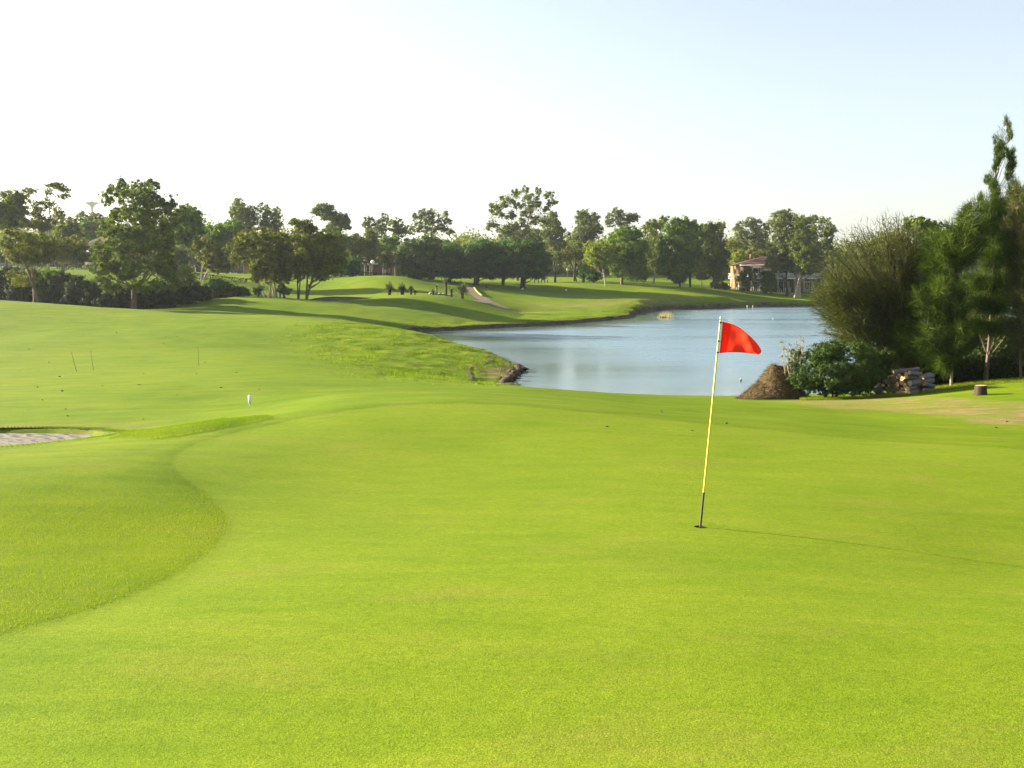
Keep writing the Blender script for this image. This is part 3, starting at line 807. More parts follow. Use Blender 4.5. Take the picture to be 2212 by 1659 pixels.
MUDW = simple('mud_bank', (.030,.025,.017), (.085,.068,.045), 2.2, .95, .15, .8, .08, 'Object', (1, 1, 3))
def bank_wall():
    b = refine(LAKE, .5, .55, 3)
    m = (b[:, 1] > 78) & (b[:, 1] < 185) & (b[:, 0] < 100)
    idx = np.where(m)[0]
    # contiguous run along the far shore
    run = [idx[0]]
    for i in idx[1:]:
        if i == run[-1]+1: run.append(i)
        else: break
    q = b[run]; T = np.gradient(q, axis=0); T /= np.linalg.norm(T, axis=1)[:, None]+1e-9
    nrm = np.stack([T[:, 1], -T[:, 0]], 1)      # towards the lake or land, tested below
    t0 = poly_sd(q[:, 0]+nrm[:, 0]*.5, q[:, 1]+nrm[:, 1]*.5, LAKE_F)
    sgn = np.where(t0 > 0, 1, -1)[:, None]; land = nrm*sgn
    hgt = .22+.14*fbm(q[:, 0]*.5, q[:, 1]*.5, 81)+.1*fbm(q[:, 0]*2, q[:, 1]*2, 82)
    j1 = .16*fbm(q[:, 0]*1.4, q[:, 1]*1.4, 83)[:, None]
    rows = [(land*.9, None, .03), (land*.35, hgt, .06), (land*.05+land*j1, hgt, .0), (land*.0+land*j1*1.4, hgt*.55, 0), (-land*.12, .02+0*hgt, 0), (-land*.5, -.15+0*hgt, 0)]
    V = []
    for off, h, add in rows:
        w_ = q+off
        V.append(np.c_[w_, (ground_h(w_[:, 0], w_[:, 1])+add) if h is None else h+add])
    V = np.array(V).transpose(1, 0, 2).reshape(-1, 3); m_ = len(rows); n = len(q)
    i = np.arange(n-1)[:, None]*m_; j = np.arange(m_-1)[None]
    F = np.stack([i+j, i+j+1, i+m_+j+1, i+m_+j], -1).reshape(-1, 4)
    struct(obj('mud_bank', mesh_np('mud_bank', V, F, [MUDW], False)))
    return q, land
shore_q, shore_land = bank_wall()

# bare drag line across the promontory
TRK = simple('bare_earth', (.06,.045,.02), (.10,.075,.035), 5, .95, .1, .5, .02)
tp = [ray_ground(u, v, 35, 75, lambda a, b: ground_h(a, b)) for u, v in [(1058,769),(1060,776),(1052,783),(1030,788),(1012,795),(1011,803),(1016,816),(1024,828)]]
so, _, _ = strip('bare_track', tp, .17, TRK, .05, 80); struct(so)
# far bunker: hollow with a shaded sand face
us = np.linspace(664, 800, 40); fx_ = np.array([P(u, 640, 121.0)[0] for u in us])
prof = np.sin(np.pi*np.linspace(0, 1, 40))**.45
zt_ = 2.80+.05*fbm(fx_*.4, fx_*0, 14); zt_ = zt_*prof+(1-prof)*ground_h(fx_, np.full(40, 121.0))
rows_ = [np.c_[fx_, np.full(40, 119.6), ground_h(fx_, np.full(40, 119.6))-.05], np.c_[fx_, np.full(40, 120.5), 1.85+.1*fbm(fx_*.6, fx_*0+3, 5)], np.c_[fx_, np.full(40, 121.0), zt_-.06]]
caps_ = [np.c_[fx_, np.full(40, 120.9), zt_], np.c_[fx_, np.full(40, 122.5), zt_+.03], np.c_[fx_, np.full(40, 127.5), ground_h(fx_, np.full(40, 127.5))-.06]]
def sheet(name, rows, mat):
    V = np.vstack(rows); n = len(rows[0]); i = np.arange(len(rows)-1)[:, None]*n; j = np.arange(n-1)[None]
    return struct(obj(name, mesh_np(name, V, np.stack([i+j, i+j+1, i+n+j+1, i+n+j], -1).reshape(-1, 4), [mat], True)))
sheet('sand_bunker', rows_, SAND); sheet('bunker_lip', caps_, TURF)

# ------------------------------------------------------------------ grass blades (stuff)
def scatter_poly(poly, n, pad=0.0):
    poly = np.asarray(poly); lo = poly.min(0)-pad; hi = poly.max(0)+pad
    out_ = []
    tot = 0
    while tot < n:
        p = rng.uniform(lo, hi, (n*2, 2)); s = poly_sd(p[:, 0], p[:, 1], poly)
        p = p[s < pad]; out_.append(p); tot += len(p)
    return np.vstack(out_)[:n]
def zgrid(x, y):
    """height of the built sheet (bilinear on its own grid)"""
    i = np.clip(np.searchsorted(gx, x)-1, 0, len(gx)-2); j = np.clip(np.searchsorted(gy, y)-1, 0, len(gy)-2)
    fx = (x-gx[i])/(gx[i+1]-gx[i]); fy = (y-gy[j])/(gy[j+1]-gy[j])
    return (GZ[j, i]*(1-fx)+GZ[j, i+1]*fx)*(1-fy)+(GZ[j+1, i]*(1-fx)+GZ[j+1, i+1]*fx)*fy
def blades(name, p, hgt, wid, mat, lean=.5, label=None):
    n = len(p); z = zgrid(p[:, 0], p[:, 1])
    B = np.c_[p, z-.004]
    D = np.c_[rng.normal(size=(n, 2))*lean, np.ones(n)]
    D /= np.linalg.norm(D, axis=1)[:, None]
    an = rng.uniform(0, 2*math.pi, n); W = np.c_[np.cos(an), np.sin(an), 0*an]
    h = (hgt*rng.uniform(.55, 1.3, n))[:, None] if np.ndim(hgt) == 0 else (hgt*rng.uniform(.55, 1.3, n))[:, None]
    wd = wid*rng.uniform(.7, 1.3, n)[:, None]
    V = np.stack([B-W*wd/2, B+W*wd/2, B+D*h], 1).reshape(-1, 3)
    r = np.clip(rng.normal(.5, .22, n)+.5*fbm(p[:, 0]*.8, p[:, 1]*.8, 91), 0, 1)
    return stuff(obj(name, mesh_np(name, V, np.arange(3*n).reshape(n, 3), [mat], False, {'rnd': ('FACE', r)})), label, None)
FR = np.vstack([[ray_ground(u, v, 3.2, 20) for u, v in [(0,1372),(120,1338),(230,1305),(330,1265),(410,1222),(460,1180),(488,1148),(492,1128),(480,1100),(440,1062),(395,1030),(372,1005),(330,1003),(0,1003)]], [(-9, 13), (-5.2, 5.5)]])
p = scatter_poly(FR, 210000)
p = p[rng.uniform(size=len(p)) < sstep(12.9, 10.0, p[:, 1]+.5*fbm(p[:, 0]*.7, p[:, 1]*.7, 36))]
blades('fringe_grass', p+rng.normal(size=p.shape)*.03, .021, .0042, BLADE, .7)
p = scatter_poly(ROUGH, 120000, 2.0)
sdr = poly_sd(p[:, 0], p[:, 1], ROUGH)+2.2*fbm(p[:, 0]*.28, p[:, 1]*.28, 41)
p = p[rng.uniform(size=len(p)) < sstep(2.2, -4.0, sdr)]
cl = fbm(p[:, 0]*.9, p[:, 1]*.9, 33); cl2 = fbm(p[:, 0]*1.1, p[:, 1]*1.6, 39); p = p[(cl > -.18+rng.uniform(-.2, .1, len(p))) & (cl2 > -.16)]
blades('rough_grass', p, .07+.22*np.clip(fbm(p[:, 0]*1.1, p[:, 1]*1.6, 39), -.2, .5), .03, BLADE_R, .7)
# long grass round the bunker and along its ridge
k = rng.integers(0, len(bunk_edge), 26000)
bc = bunk_edge.mean(0); od = (bunk_edge-bc)/np.linalg.norm(bunk_edge-bc, axis=1)[:, None]
p = bunk_edge[k]+od[k]*(.04+np.abs(rng.normal(size=(26000, 1)))*.12)
lp = np.array([ray_ground(u, v, 10, 24) for u, v in [(255,945),(340,925),(470,905),(560,899),(575,905),(470,925),(350,945)]])
p = np.vstack([p, scatter_poly(lp, 26000, .15)])
blades('bunker_grass', p, .038, .007, BLADE_R, .8)
k = rng.integers(0, len(shore_q), 40000)
p = shore_q[k]+shore_land[k]*(.3+np.abs(rng.normal(size=(40000, 1)))*1.6)
blades('shore_grass', p, .10, .04, BLADE_R, .8)
p = scatter_poly(TREESHADE, 26000, .4)
blades('verge_grass', p, .14, .014, BLADE, .5)
p = scatter_poly(np.array([P(1735,863,34.2)[:2], P(1900,858,34.2)[:2], P(2010,848,34.0)[:2], P(2010,843,35)[:2], P(1735,856,35.4)[:2]]), 9000, .1)
blades('verge_grass', p, .11, .014, BLADE, .5)
# dark specks: fallen leaves on the mown grass
p = np.array([ray_ground(u, v, 14, 88) for u, v in zip(np.r_[rng.uniform(20, 640, 70), rng.uniform(1300, 2180, 8)], np.r_[rng.uniform(692, 915, 70), rng.uniform(885, 930, 8)])])
n = len(p); C = np.c_[p, zgrid(p[:, 0], p[:, 1])+.015]
V, F = leaves_rhomb(C, .045+.0009*p[:, 1], .025+.0005*p[:, 1], np.c_[rng.normal(size=(n, 2)), np.zeros(n)+.1])
stuff(obj('fallen_leaves', mesh_np('fallen_leaves', V, F, [BARK['dark']])))

# ------------------------------------------------------------------ buildings
TERRA = simple('terracotta_roof', (.10,.040,.027), (.07,.030,.022), 1.5, .85, .2)
TAUPE = simple('taupe_brick', (.17,.135,.10), (.12,.095,.07), 5, .9, .1)
GREYR = simple('grey_roof', (.26,.25,.25), (.20,.19,.19), 1.5, .8, .2)
BROWNR = simple('brown_tile_roof', (.10,.065,.052), (.075,.05,.042), 1.5, .85, .2)
YELLOW = simple('yellow_render', (.20,.125,.042), (.17,.105,.036), 2, .85, .2)
CREAM = simple('cream_render', (.42,.38,.31), (.36,.33,.27), 2, .85, .2)
BRICK = simple('brick_wall', (.24,.12,.08), (.17,.09,.065), 5, .9, .15)
m_, t_ = newmat('window_glass'); out(t_, principled(t_, (.02,.025,.03), .08, .6).outputs[0]); GLASS = m_
CURTAIN = simple('curtain', (.55,.55,.52), (.45,.46,.44), 6, .9, .1)

def hip_roof(mb, x0, x1, y0, y1, z, h, ov=.6):
    x0 -= ov; x1 += ov; y0 -= ov; y1 += ov; d = (y1-y0)/2
    V = [(x0,y0,z),(x1,y0,z),(x1,y1,z),(x0,y1,z),(x0+d,y0+d,z+h),(x1-d,y0+d,z+h)]
    mb.add(V, [[0,1,5,4],[2,3,4,5]]); mb.add(V, [[3,0,4],[1,2,5]]); mb.add(V, [[0,3,2,1]])
def villa():
    Y = 209; x0 = (REG[4][0]+.25*1215-1106)/2212*Y; z0 = gh(x0+6, Y)
    r = thing('villa', 'two storey terracotta roofed villa with white balconies behind trees across the lake', 'house', (x0, Y, z0))
    Wd, Dp = 17.2, 9.0
    b = MB()
    b.box((Wd/2, Dp/2+1.6, 2.7), (Wd, Dp, 5.6)); b.build('front_wall', TAUPE, r)
    MB().box((-.02, Dp/2+1.6, 2.7), (.10, Dp+.02, 5.62)).build('side_wall', YELLOW, r)
    m = MB(); hip_roof(m, 0, Wd, 0, Dp+1.6, 5.5, 1.75); rf = m.build('roof', TERRA, r)
    MB().box((Wd/2, -.62, 5.42), (Wd+1.2, .08, .2)).build('gutter', WHITE, rf)
    MB().box((3.0, 5, 7.25), (.6, .6, .9)).build('chimney', BRICK, rf)
    bays = [3.35+5.28*k for k in range(3)]
    for bx in bays:
        for fl in range(2):
            zf = .05+2.75*fl
            MB().box((bx+.3, 1.56, zf+1.05), (2.2, .10, 2.1)).build('sliding_door', GLASS, r)
            d = list(children(r))[-1]
            f = MB()
            for dx in (-1.1, 0, 1.1): f.box((bx+.3+dx, 1.49, zf+1.05), (.09, .06, 2.15))
            f.box((bx+.3, 1.49, zf+2.1), (2.29, .06, .09)); f.build('frame', WHITE, d)
            MB().box((bx+.95, 1.495, zf+1.0), (.7, .015, 1.9)).build('curtain', CURTAIN, d)
        sl = MB().box((bx, .55, 2.72), (4.3, 2.0, .2)).build('balcony', WHITE, r)
        m = MB(); m.box((bx, -.42, 3.75), (4.3, .06, .07)); m.box((bx, -.42, 2.92), (4.3, .05, .06))
        for k in range(27): m.box((bx-2.13+k*.164, -.42, 3.33), (.07, .04, .8))
        for sx in (-1, 1):
            m.box((bx+sx*2.12, .5, 3.75), (.06, 1.8, .07))
            for k in range(9): m.box((bx+sx*2.12, -.25+k*.2, 3.33), (.04, .07, .8))
        m.build('balustrade', WHITE, sl)
        for sx in (-1.35, 2.05): MB().box((bx+sx, -.3, 2.7), (.28, .28, 5.4)).build('post', CREAM, r)
        MB().box((bx+2.62, .7, 2.7), (.16, 1.75, 5.4)).build('dividing_wall', CREAM, r)
    sb = MB().box((-.9, 3.6, 2.72), (1.7, 3.4, .2)).build('balcony', WHITE, r)
    m = MB(); m.box((-1.72, 3.6, 3.75), (.06, 3.4, .07)); m.box((-.9, 1.93, 3.75), (1.7, .06, .07))
    for k in range(18): m.box((-1.72, 2.0+k*.19, 3.33), (.04, .07, .8))
    for k in range(9): m.box((-1.66+k*.19, 1.93, 3.33), (.07, .04, .8))
    m.build('balustrade', WHITE, sb)
    MB().box((-1.6, 2.1, 1.3), (.24, .24, 2.8)).build('post', CREAM, r)
    MB().box((-.10, 6.5, 4.2), (.08, 1.2, 1.2)).build('window', GLASS, r)
    return (x0, Y, z0), bays
vil, bays = villa()
# patio chairs and tables
def chair_proto():
    r = thing('patio_chair', '', 'chair', (0, 0, 0), 'white patio chairs outside the villa')
    MB().box((0, 0, .43), (.48, .46, .05)).build('seat', WHITE, r)
    m = MB()
    for k in range(4): m.box((-.18+.12*k, .22, .68), (.08, .04, .46))
    m.box((0, .22, .92), (.5, .05, .07)); m.build('backrest', WHITE, r)
    for sx in (-1, 1):
        for sy in (-1, 1): MB().box((sx*.21, sy*.2, .2), (.05, .05, .46)).build('leg', WHITE, r)
        MB().box((sx*.25, 0, .64), (.06, .44, .04)).build('armrest', WHITE, r)
    return r
def table_proto():
    r = thing('patio_table', '', 'table', (0, 0, 0), 'white patio tables outside the villa')
    MB().tube([(0, 0, .70), (0, 0, .74)], [.45, .45], 14).build('tabletop', WHITE, r)
    for sx in (-1, 1):
        for sy in (-1, 1): MB().box((sx*.27, sy*.27, .35), (.05, .05, .7)).build('leg', WHITE, r)
    return r
cp, tp_ = chair_proto(), table_proto()
first = [True]
bn = ['leftmost villa balcony by yellow wall', 'second villa balcony from left', 'third villa balcony from left', 'villa balcony half hidden by sheoak']
for i, bx in enumerate(bays):
    tb = tp_ if i == 0 else copy_tree(tp_)
    px_, py_ = vil[0]+bx+.1, vil[1]-.1
    tb.location = (px_, py_, gh(px_, py_)+.02); tb['label'] = 'round white patio table, '+bn[i]
    for j, (dx, dy, rz, wd) in enumerate(((-.85, .05, 1.4, 'left of'), (.85, -.05, -1.5, 'right of'), (.1, -.75, 3.0, 'in front of'))):
        c = cp if first[0] else copy_tree(cp); first[0] = False
        c.location = (px_+dx, py_+dy, gh(px_+dx, py_+dy)+.02); c.rotation_euler = (0, 0, rz)
        c['label'] = f'white patio chair {wd} the table, {bn[i]}'
# a table group by the end wall
tb = copy_tree(tp_); px_, py_ = vil[0]-1.6, vil[1]+.2
tb.location = (px_, py_, gh(px_, py_)+.02); tb['label'] = 'white patio table on the grass beside the villa\'s yellow end wall'
for dx, wd in ((-.8, 'left of'), (.8, 'right of')):
    c = copy_tree(cp); c.location = (px_+dx, py_, gh(px_+dx, py_)+.02); c.rotation_euler = (0, 0, 1.5 if dx < 0 else -1.5)
    c['label'] = f'white patio chair {wd} the table by the villa\'s yellow end wall'

def cottage():
    Y = 200; x0 = (775-1106)/2212*Y; z0 = gh(x0+2, Y)
    r = thing('cottage', 'small brick cottage with grey roof and white veranda posts beside the clipped tree', 'house', (x0, Y, z0))
    MB().box((2.6, 4.2, 1.3), (7.4, 5, 2.8)).build('wall', BRICK, r)
    m = MB(); m.add([(-1.3,-.6,2.45),(6.6,-.6,2.45),(6.6,7,2.45),(-1.3,7,2.45),(-1.3,3.2,4.1),(6.6,3.2,4.1)], [[0,1,5,4],[2,3,4,5]])
    m.add([(-1.3,-.6,2.45),(6.6,-.6,2.45),(6.6,7,2.45),(-1.3,7,2.45),(-1.3,3.2,4.1),(6.6,3.2,4.1)], [[3,0,4],[1,2,5]])
    rf = m.build('roof', GREYR, r); MB().box((2.65, -.62, 2.38), (7.9, .08, .18)).build('gutter', WHITE, rf)
    for x in (.0, 1.35, 2.75, 4.9): MB().box((x, -.35, 1.15), (.16, .16, 2.5)).build('post', WHITE, r)
    wn = MB().box((2.1, 1.66, 1.5), (1.2, .08, 1.3)).build('window', GLASS, r)
    f = MB()
    for dx in (-.6, 0, .6): f.box((2.1+dx, 1.6, 1.5), (.08, .05, 1.38))
    for dz in (-.65, .65): f.box((2.1, 1.6, 1.5+dz), (1.28, .05, .08))
    f.build('frame', WHITE, wn)
    MB().box((.6, 1.66, 1.05), (.9, .08, 2.0)).build('door', simple('door_paint', (.08,.10,.13)), r)
    MB().box((5.4, -.9, .6), (.14, .14, 1.3)).build('gate_post', WHITE, r)
cottage()
def left_house():
    Y = 175; u0, _ = uv(1, 730, 700); x0 = (u0-1106)/2212*Y
    ze = P(u0, 345.6+.25*735, Y)[2]; zg = gh(x0+3, Y)
    r = thing('bungalow', 'house with brown hipped tile roof showing between trees below the water tower', 'house', (x0, Y, zg))
    h = ze-zg
    MB().box((2.75, 2.9, h/2), (5.6, 5.2, h)).build('wall', CREAM, r)
    m = MB(); hip_roof(m, -.1, 5.6, .25, 5.5, h+.01, 1.5, .4); m.build('roof', BROWNR, r)
    MB().box((1.5, .2, h*.45), (1.8, .1, 1.3)).build('window', GLASS, r)
    MB().box((4.2, .2, h*.45), (1.4, .1, 1.3)).build('window', GLASS, r)
left_house()
def water_tower():
    Y = 900; u = 199.5; b = P(u, 460, Y); zt = P(u, 438, Y)[2]; zg = gh(b[0], Y)-1; k = Y/2212
    r = thing('water_tower', 'distant concrete water tower with flared mushroom top against the white sky', 'water tower', (b[0], Y, zg))
    CONC = simple('concrete', (.40,.36,.30), (.34,.31,.26), .2, .9, .1)
    H = zt-zg
    pr = [(0, 1.9), (H*.4, 1.35), (H-6, 1.15), (H-4.2, 1.35), (H-3.0, 1.9), (H-1.9, 3.1), (H-.9, 4.9), (H-.2, 6.1), (H+.15, 6.2), (H+.3, 5.9)]
    z_ = np.array([a for a, _ in pr]); rr = np.array([b_ for _, b_ in pr])
    MB().tube(np.c_[0*z_, 0*z_, z_], rr, 24).build('shaft', CONC, r, True)
    m = MB()
    for k_ in range(16):
        a = k_*math.pi/8; m.box((5.8*math.cos(a), 5.8*math.sin(a), H+.6), (.10, .10, .7))
    m.tube([(5.8*math.cos(a), 5.8*math.sin(a), H+.95) for a in np.linspace(0, 2*math.pi, 33)], .08, 4, False)
    m.build('railing', WHITE, r)
    MB().box((0, 0, H+.9), (2.4, 2.4, 1.3)).build('roof_hut', CONC, r)
    MB().tube([(1, 0, H+1), (1, 0, H+2.6)], .12, 5).build('mast', WHITE, r)
water_tower()
def car():
    Y = 158; u, v = uv(1, 150, 905); x = (u-1106)/2212*Y; z = gh(x, Y)
    zz = P(u, v, Y)[2]
    r = thing('parked_car', 'grey blue car parked behind the bushes at far left', 'car', (x, Y, max(z, 0)))
    PAINT = simple('car_paint', (.16,.21,.28), (.15,.20,.27), 1, .25, .6)
    def prism(mb, prof, w0):
        n = len(prof); V = [(a, -w0/2, b) for a, b in prof]+[(a, w0/2, b) for a, b in prof]
        mb.add(V, [[i, (i+1) % n, n+(i+1) % n, n+i] for i in range(n)])
        c = np.mean(prof, 0)
        for s in (0, 1):
            Vc = V[s*n:(s+1)*n]+[(c[0], V[s*n][1], c[1])]
            mb.add(Vc, [[i, (i+1) % n, n] for i in range(n)])
    m = MB(); prism(m, [(-2.1,.3),(2.1,.3),(2.15,.65),(1.9,.85),(.9,.95),(-1.9,.98),(-2.15,.7)], 1.7); m.build('body', PAINT, r)
    m = MB(); prism(m, [(-1.6,.97),(.9,.95),(.3,1.42),(-1.0,1.45)], 1.45); cb = m.build('cabin', GLASS, r)
    MB().box((-.35, 0, 1.45), (1.3, 1.4, .06)).build('roof', PAINT, r)
    for sx in (-1.3, 1.3):
        for sy in (-.8, .8):
            wh = MB().tube([(sx, sy-.1, .31), (sx, sy+.1, .31)], .31, 14).build('wheel', METAL, r)
            MB().tube([(sx, sy-.11, .31), (sx, sy+.11, .31)], .18, 10).build('rim', WHITE, wh)
    for sy in (-.6, .6): MB().box((2.12, sy, .66), (.08, .3, .14)).build('headlight', WHITE, r)
car()

# ------------------------------------------------------------------ trees, left side
T = tree_px
T('gum_tree', 'dense gum at the far left edge, above the forked slim tree', 1, (20,960), 128,
  [(60,350,100,80),(170,320,70,55),(40,470,90,80),(150,450,80,60),(50,560,80,60),(150,540,60,40),(-60,420,80,90)], 'gum', 'brown', dens=2.0, leaf=.24, tr=.22)
T('gum_tree', 'wispy topped gum left of the water tower', 1, (400,950), 132,
  [(290,420,110,55),(420,380,50,40),(455,470,55,55),(395,560,110,60),(290,540,80,50),(470,560,60,40)], 'olive', 'pale',
  extra=(1, [(480,215,55,32),(400,210,36,22),(575,318,50,20),(250,262,52,25),(440,290,16,12),(500,250,40,18)]), dens=1.6, leaf=.22, tr=.22, twigs=True, dup=False, subn=9, infill=.16, grow=1.2)
T('gum_tree', 'slim gum with pale forked trunk standing before the dark hedge', 1, (322,1215), 99,
  [(140,650,80,50),(310,690,125,62),(200,770,120,65),(390,760,75,75),(160,850,85,45),(330,850,90,55),(420,830,50,55),(120,740,50,40)], 'olive', 'brown',
  extra=(1, [(205,985,70,55),(200,1050,55,40)]), dens=2.0, leaf=.20, tr=.16, stems=2, spread=.3, subn=9)
T('gum_tree', 'rounded olive brown tree left of the bungalow roof', 1, (555,950), 138, [(560,730,90,80),(660,760,110,90),(740,830,70,60),(560,820,90,60),(500,790,50,50),(650,850,90,50)], 'olive', 'brown', dens=2.2, leaf=.24, tr=.16, stems=2)
T('gum_tree', 'dense dark tree filling the skyline between wispy gum and tower', 1, (600,960), 165, [(590,560,75,55),(640,620,60,55),(540,620,80,60),(600,680,90,60),(660,680,50,40),(500,660,60,50)], 'gum', 'brown', leaf=.3)
T('gum_tree', 'bushy tree directly under the water tower', 1, (790,960), 205, [(750,520,55,55),(780,600,80,60),(720,610,50,60),(800,680,60,40)], 'green', 'brown', leaf=.32)
T('gum_tree', 'bushy olive tree between the tower and the tallest left tree', 1, (870,960), 205, [(850,500,60,45),(880,570,70,60),(900,660,60,60),(830,600,50,50)], 'olive', 'brown', leaf=.32)
T('shrub', 'small grey green shrub right of the bungalow roof', 1, (870,820), 160, [(870,725,50,40),(895,770,50,40),(840,770,40,30)], 'grey', 'brown', leaf=.26, cat='shrub')
T('cypress', 'narrow dark cypress beside the tallest left tree', 1, (822,920), 152, [(822,800,24,40),(824,850,26,50),(824,890,22,30)], 'dark', 'dark', leaf=.2, loc_depth=.4)
T('gum_tree', 'pale barked small tree under the far left gum', 1, (30,900), 140, [(40,790,80,50),(0,840,70,60),(90,850,50,40)], 'grey', 'pale', leaf=.26, tr=.12)
# tallest left tree
T('gum_tree', 'tallest left tree with spreading tiered crown standing before the hedge', 1, (1155,1290), 103,
  [(1040,250,85,70),(1275,230,72,72),(1190,300,60,50),(1390,380,110,80),(1300,350,90,70),(985,340,50,60),(1000,480,100,75),(1180,440,80,70),(1290,500,110,80),(1420,480,100,70),(940,600,70,80),
   (1060,610,80,60),(1210,640,110,70),(1350,600,110,80),(930,800,85,75),(1050,750,100,60),(1180,760,90,60),(1330,740,100,70),(1450,720,65,60),(880,940,80,55),(1000,900,110,70),(1120,970,80,60),(1250,900,100,80),(1400,870,110,100),
   (1480,970,75,60),(1370,1090,110,55),(1480,1080,55,50),(1060,1100,75,50),(960,1030,70,45),(1270,1080,60,40)], 'main', 'brown', dens=1.9, leaf=.20, tr=.27, subn=11, sig=.26, fork=.28, twigs=True)
T('gum_tree', 'tall dense tree with stepped top, right of the tallest left tree', 1, (1640,960), 150, [(1600,440,70,60),(1690,490,70,60),(1560,540,100,90),(1700,590,85,80),(1600,640,130,90),(1660,720,110,70),(1500,620,60,80)], 'green', 'brown', leaf=.26, dens=2.6)
T('shrub', 'pale grey green small tree behind the tallest left tree', 1, (1510,960), 138, [(1500,780,75,50),(1560,830,70,60),(1480,860,60,60),(1570,900,60,50)], 'grey', 'pale', leaf=.24, tr=.1, cat='tree')
T('gum_tree', 'broad green tree on the skyline below the paired gums', 1, (1880,960), 172, [(1850,620,80,65),(1960,590,90,70),(1800,650,60,60),(2040,600,70,70),(1900,700,120,70),(2030,700,80,70),(1780,600,40,30)], 'green', 'brown', leaf=.3)
T('gum_tree', 'round olive headed tree with pale leaning trunk by the clipped hedge', 1, (1750,985), 146, [(1780,730,85,62),(1720,790,60,50),(1850,810,95,75),(1790,850,80,60),(1900,880,90,70),(1960,900,50,60),(1850,930,80,40)], 'olive', 'pale', leaf=.24, tr=.16, stems=2, spread=.5)
T('gum_tree', 'left one of two tall gums, narrow with feathery top', 2, (455,950), 195, [(390,365,42,32),(370,430,50,40),(440,430,70,50),(500,430,50,40),(380,495,55,45),(450,520,70,60),(520,500,50,50),(480,600,80,60)], 'gum', 'brown', leaf=.28, dens=1.6, twigs=True)
T('gum_tree', 'right one of two tall gums, with rounded lobed top', 2, (690,950), 195, [(635,430,50,45),(720,450,42,55),(640,510,60,45),(735,530,38,50),(600,560,50,40),(700,600,80,50),(745,580,30,30)], 'gum', 'brown', leaf=.28, dens=1.6, twigs=True)
T('gum_tree', 'dark backing tree behind the many stemmed olive clump', 2, (300,960), 180, [(250,620,90,70),(330,680,90,80),(230,720,80,70),(300,800,100,80),(200,640,60,60)], 'green', 'dark', leaf=.3)
T('paperbark', 'many stemmed olive tree clump on the second mound', 2, (690,1172), 121,
  [(640,640,130,55),(480,690,110,60),(760,680,90,70),(400,760,75,65),(560,760,130,70),(700,780,120,80),(800,800,75,80),(420,850,70,50),(560,880,100,70),(720,890,110,80),(530,950,65,55),(650,970,90,60),(800,930,65,90),(570,1020,50,35),(770,1030,80,50),(830,1000,40,50)],
  'olive', 'pale', dens=1.7, leaf=.20, tr=.13, stems=7, spread=1.1, subn=9, sig=.27)
T('paperbark', 'slender tree with dark trunk right of the many stemmed clump', 2, (905,1185), 120, [(960,555,85,42),(900,530,50,28),(1035,580,45,40),(930,640,80,50),(880,720,60,70),(900,820,70,70),(880,900,60,50),(920,1000,45,45),(1000,620,70,40)], 'olive', 'dark', dens=1.5, leaf=.20, tr=.10, stems=2, spread=.4, twigs=True)
T('paperbark', 'broad olive tree on two bare trunks at the end of the second mound', 2, (1000,1192), 119, [(960,720,90,60),(1080,690,110,60),(1200,680,90,60),(1270,740,60,60),(1040,800,120,70),(1180,800,120,70),(1250,850,70,60),(1100,890,100,60),(1190,930,90,55),(1020,960,80,45),(1130,1010,60,35),(960,880,60,60)], 'olive', 'brown', dens=1.9, leaf=.20, tr=.17, stems=2, spread=.55, subn=9)
T('shrub', 'low dark shrub at the foot of the many stemmed clump', 2, (800,1175), 118.5, [(780,1120,45,35),(830,1130,35,30)], 'dark', 'dark', leaf=.18, cat='shrub')
T('shrub', 'pale dry shrub left of the many stemmed clump', 2, (570,1172), 117.5, [(560,1130,42,30),(590,1110,30,30)], 'grey', 'brown', leaf=.16, cat='shrub', dens=1.6)
T('gum_tree', 'leaning gum with heavy cauliflower crown on the skyline', 2, (1240,960), 200, [(1105,415,58,38),(1180,410,40,32),(1080,455,40,25),(1225,480,65,50),(1150,485,50,28),(1320,520,52,50),(1250,560,90,50),(1350,575,40,30),(1200,600,60,40),(1330,490,26,22)], 'gum', 'brown', leaf=.28, dens=2.2, twigs=True, infill=.16, grow=1.2)
T('gum_tree', 'broad dark tree below the cauliflower crowned gum', 2, (1250,970), 178, [(1200,660,90,60),(1290,720,70,70),(1220,780,80,70),(1290,830,70,70),(1180,840,60,60)], 'green', 'dark', leaf=.28)
T('gum_tree', 'thin sparse gum, leftmost of three above the cottage', 2, (1540,960), 215, [(1520,510,38,30),(1500,560,30,30),(1550,580,36,36),(1530,620,50,36)], 'gum', 'brown', leaf=.28, dens=1.4, twigs=True, dup=False, infill=.16, grow=1.2)
T('gum_tree', 'thin sparse gum, middle of three above the cottage', 2, (1640,960), 216, [(1660,495,32,30),(1620,540,45,30),(1690,530,36,26),(1600,590,36,28),(1650,590,36,40),(1640,640,50,32)], 'gum', 'brown', leaf=.28, dens=1.4, twigs=True, dup=False, infill=.16, grow=1.2)
T('gum_tree', 'sparse gum, rightmost of three above the cottage', 2, (1760,960), 214, [(1770,545,60,35),(1740,590,50,40),(1810,590,50,35),(1780,640,60,40),(1830,610,30,30)], 'gum', 'brown', leaf=.28, dens=1.5, twigs=True, dup=False, infill=.16, grow=1.2)
T('gum_tree', 'bushy olive tree behind the clipped dark tree', 2, (1400,980), 186, [(1390,680,55,50),(1440,740,80,70),(1380,780,60,60),(1470,820,70,70),(1420,850,80,50)], 'olive', 'brown', leaf=.28)
T('gum_tree', 'tall rounded olive tree left of the cottage roof', 2, (1540,985), 190, [(1540,670,65,55),(1500,730,60,60),(1580,740,60,60),(1540,800,80,60),(1560,850,60,40)], 'olive', 'brown', leaf=.28)
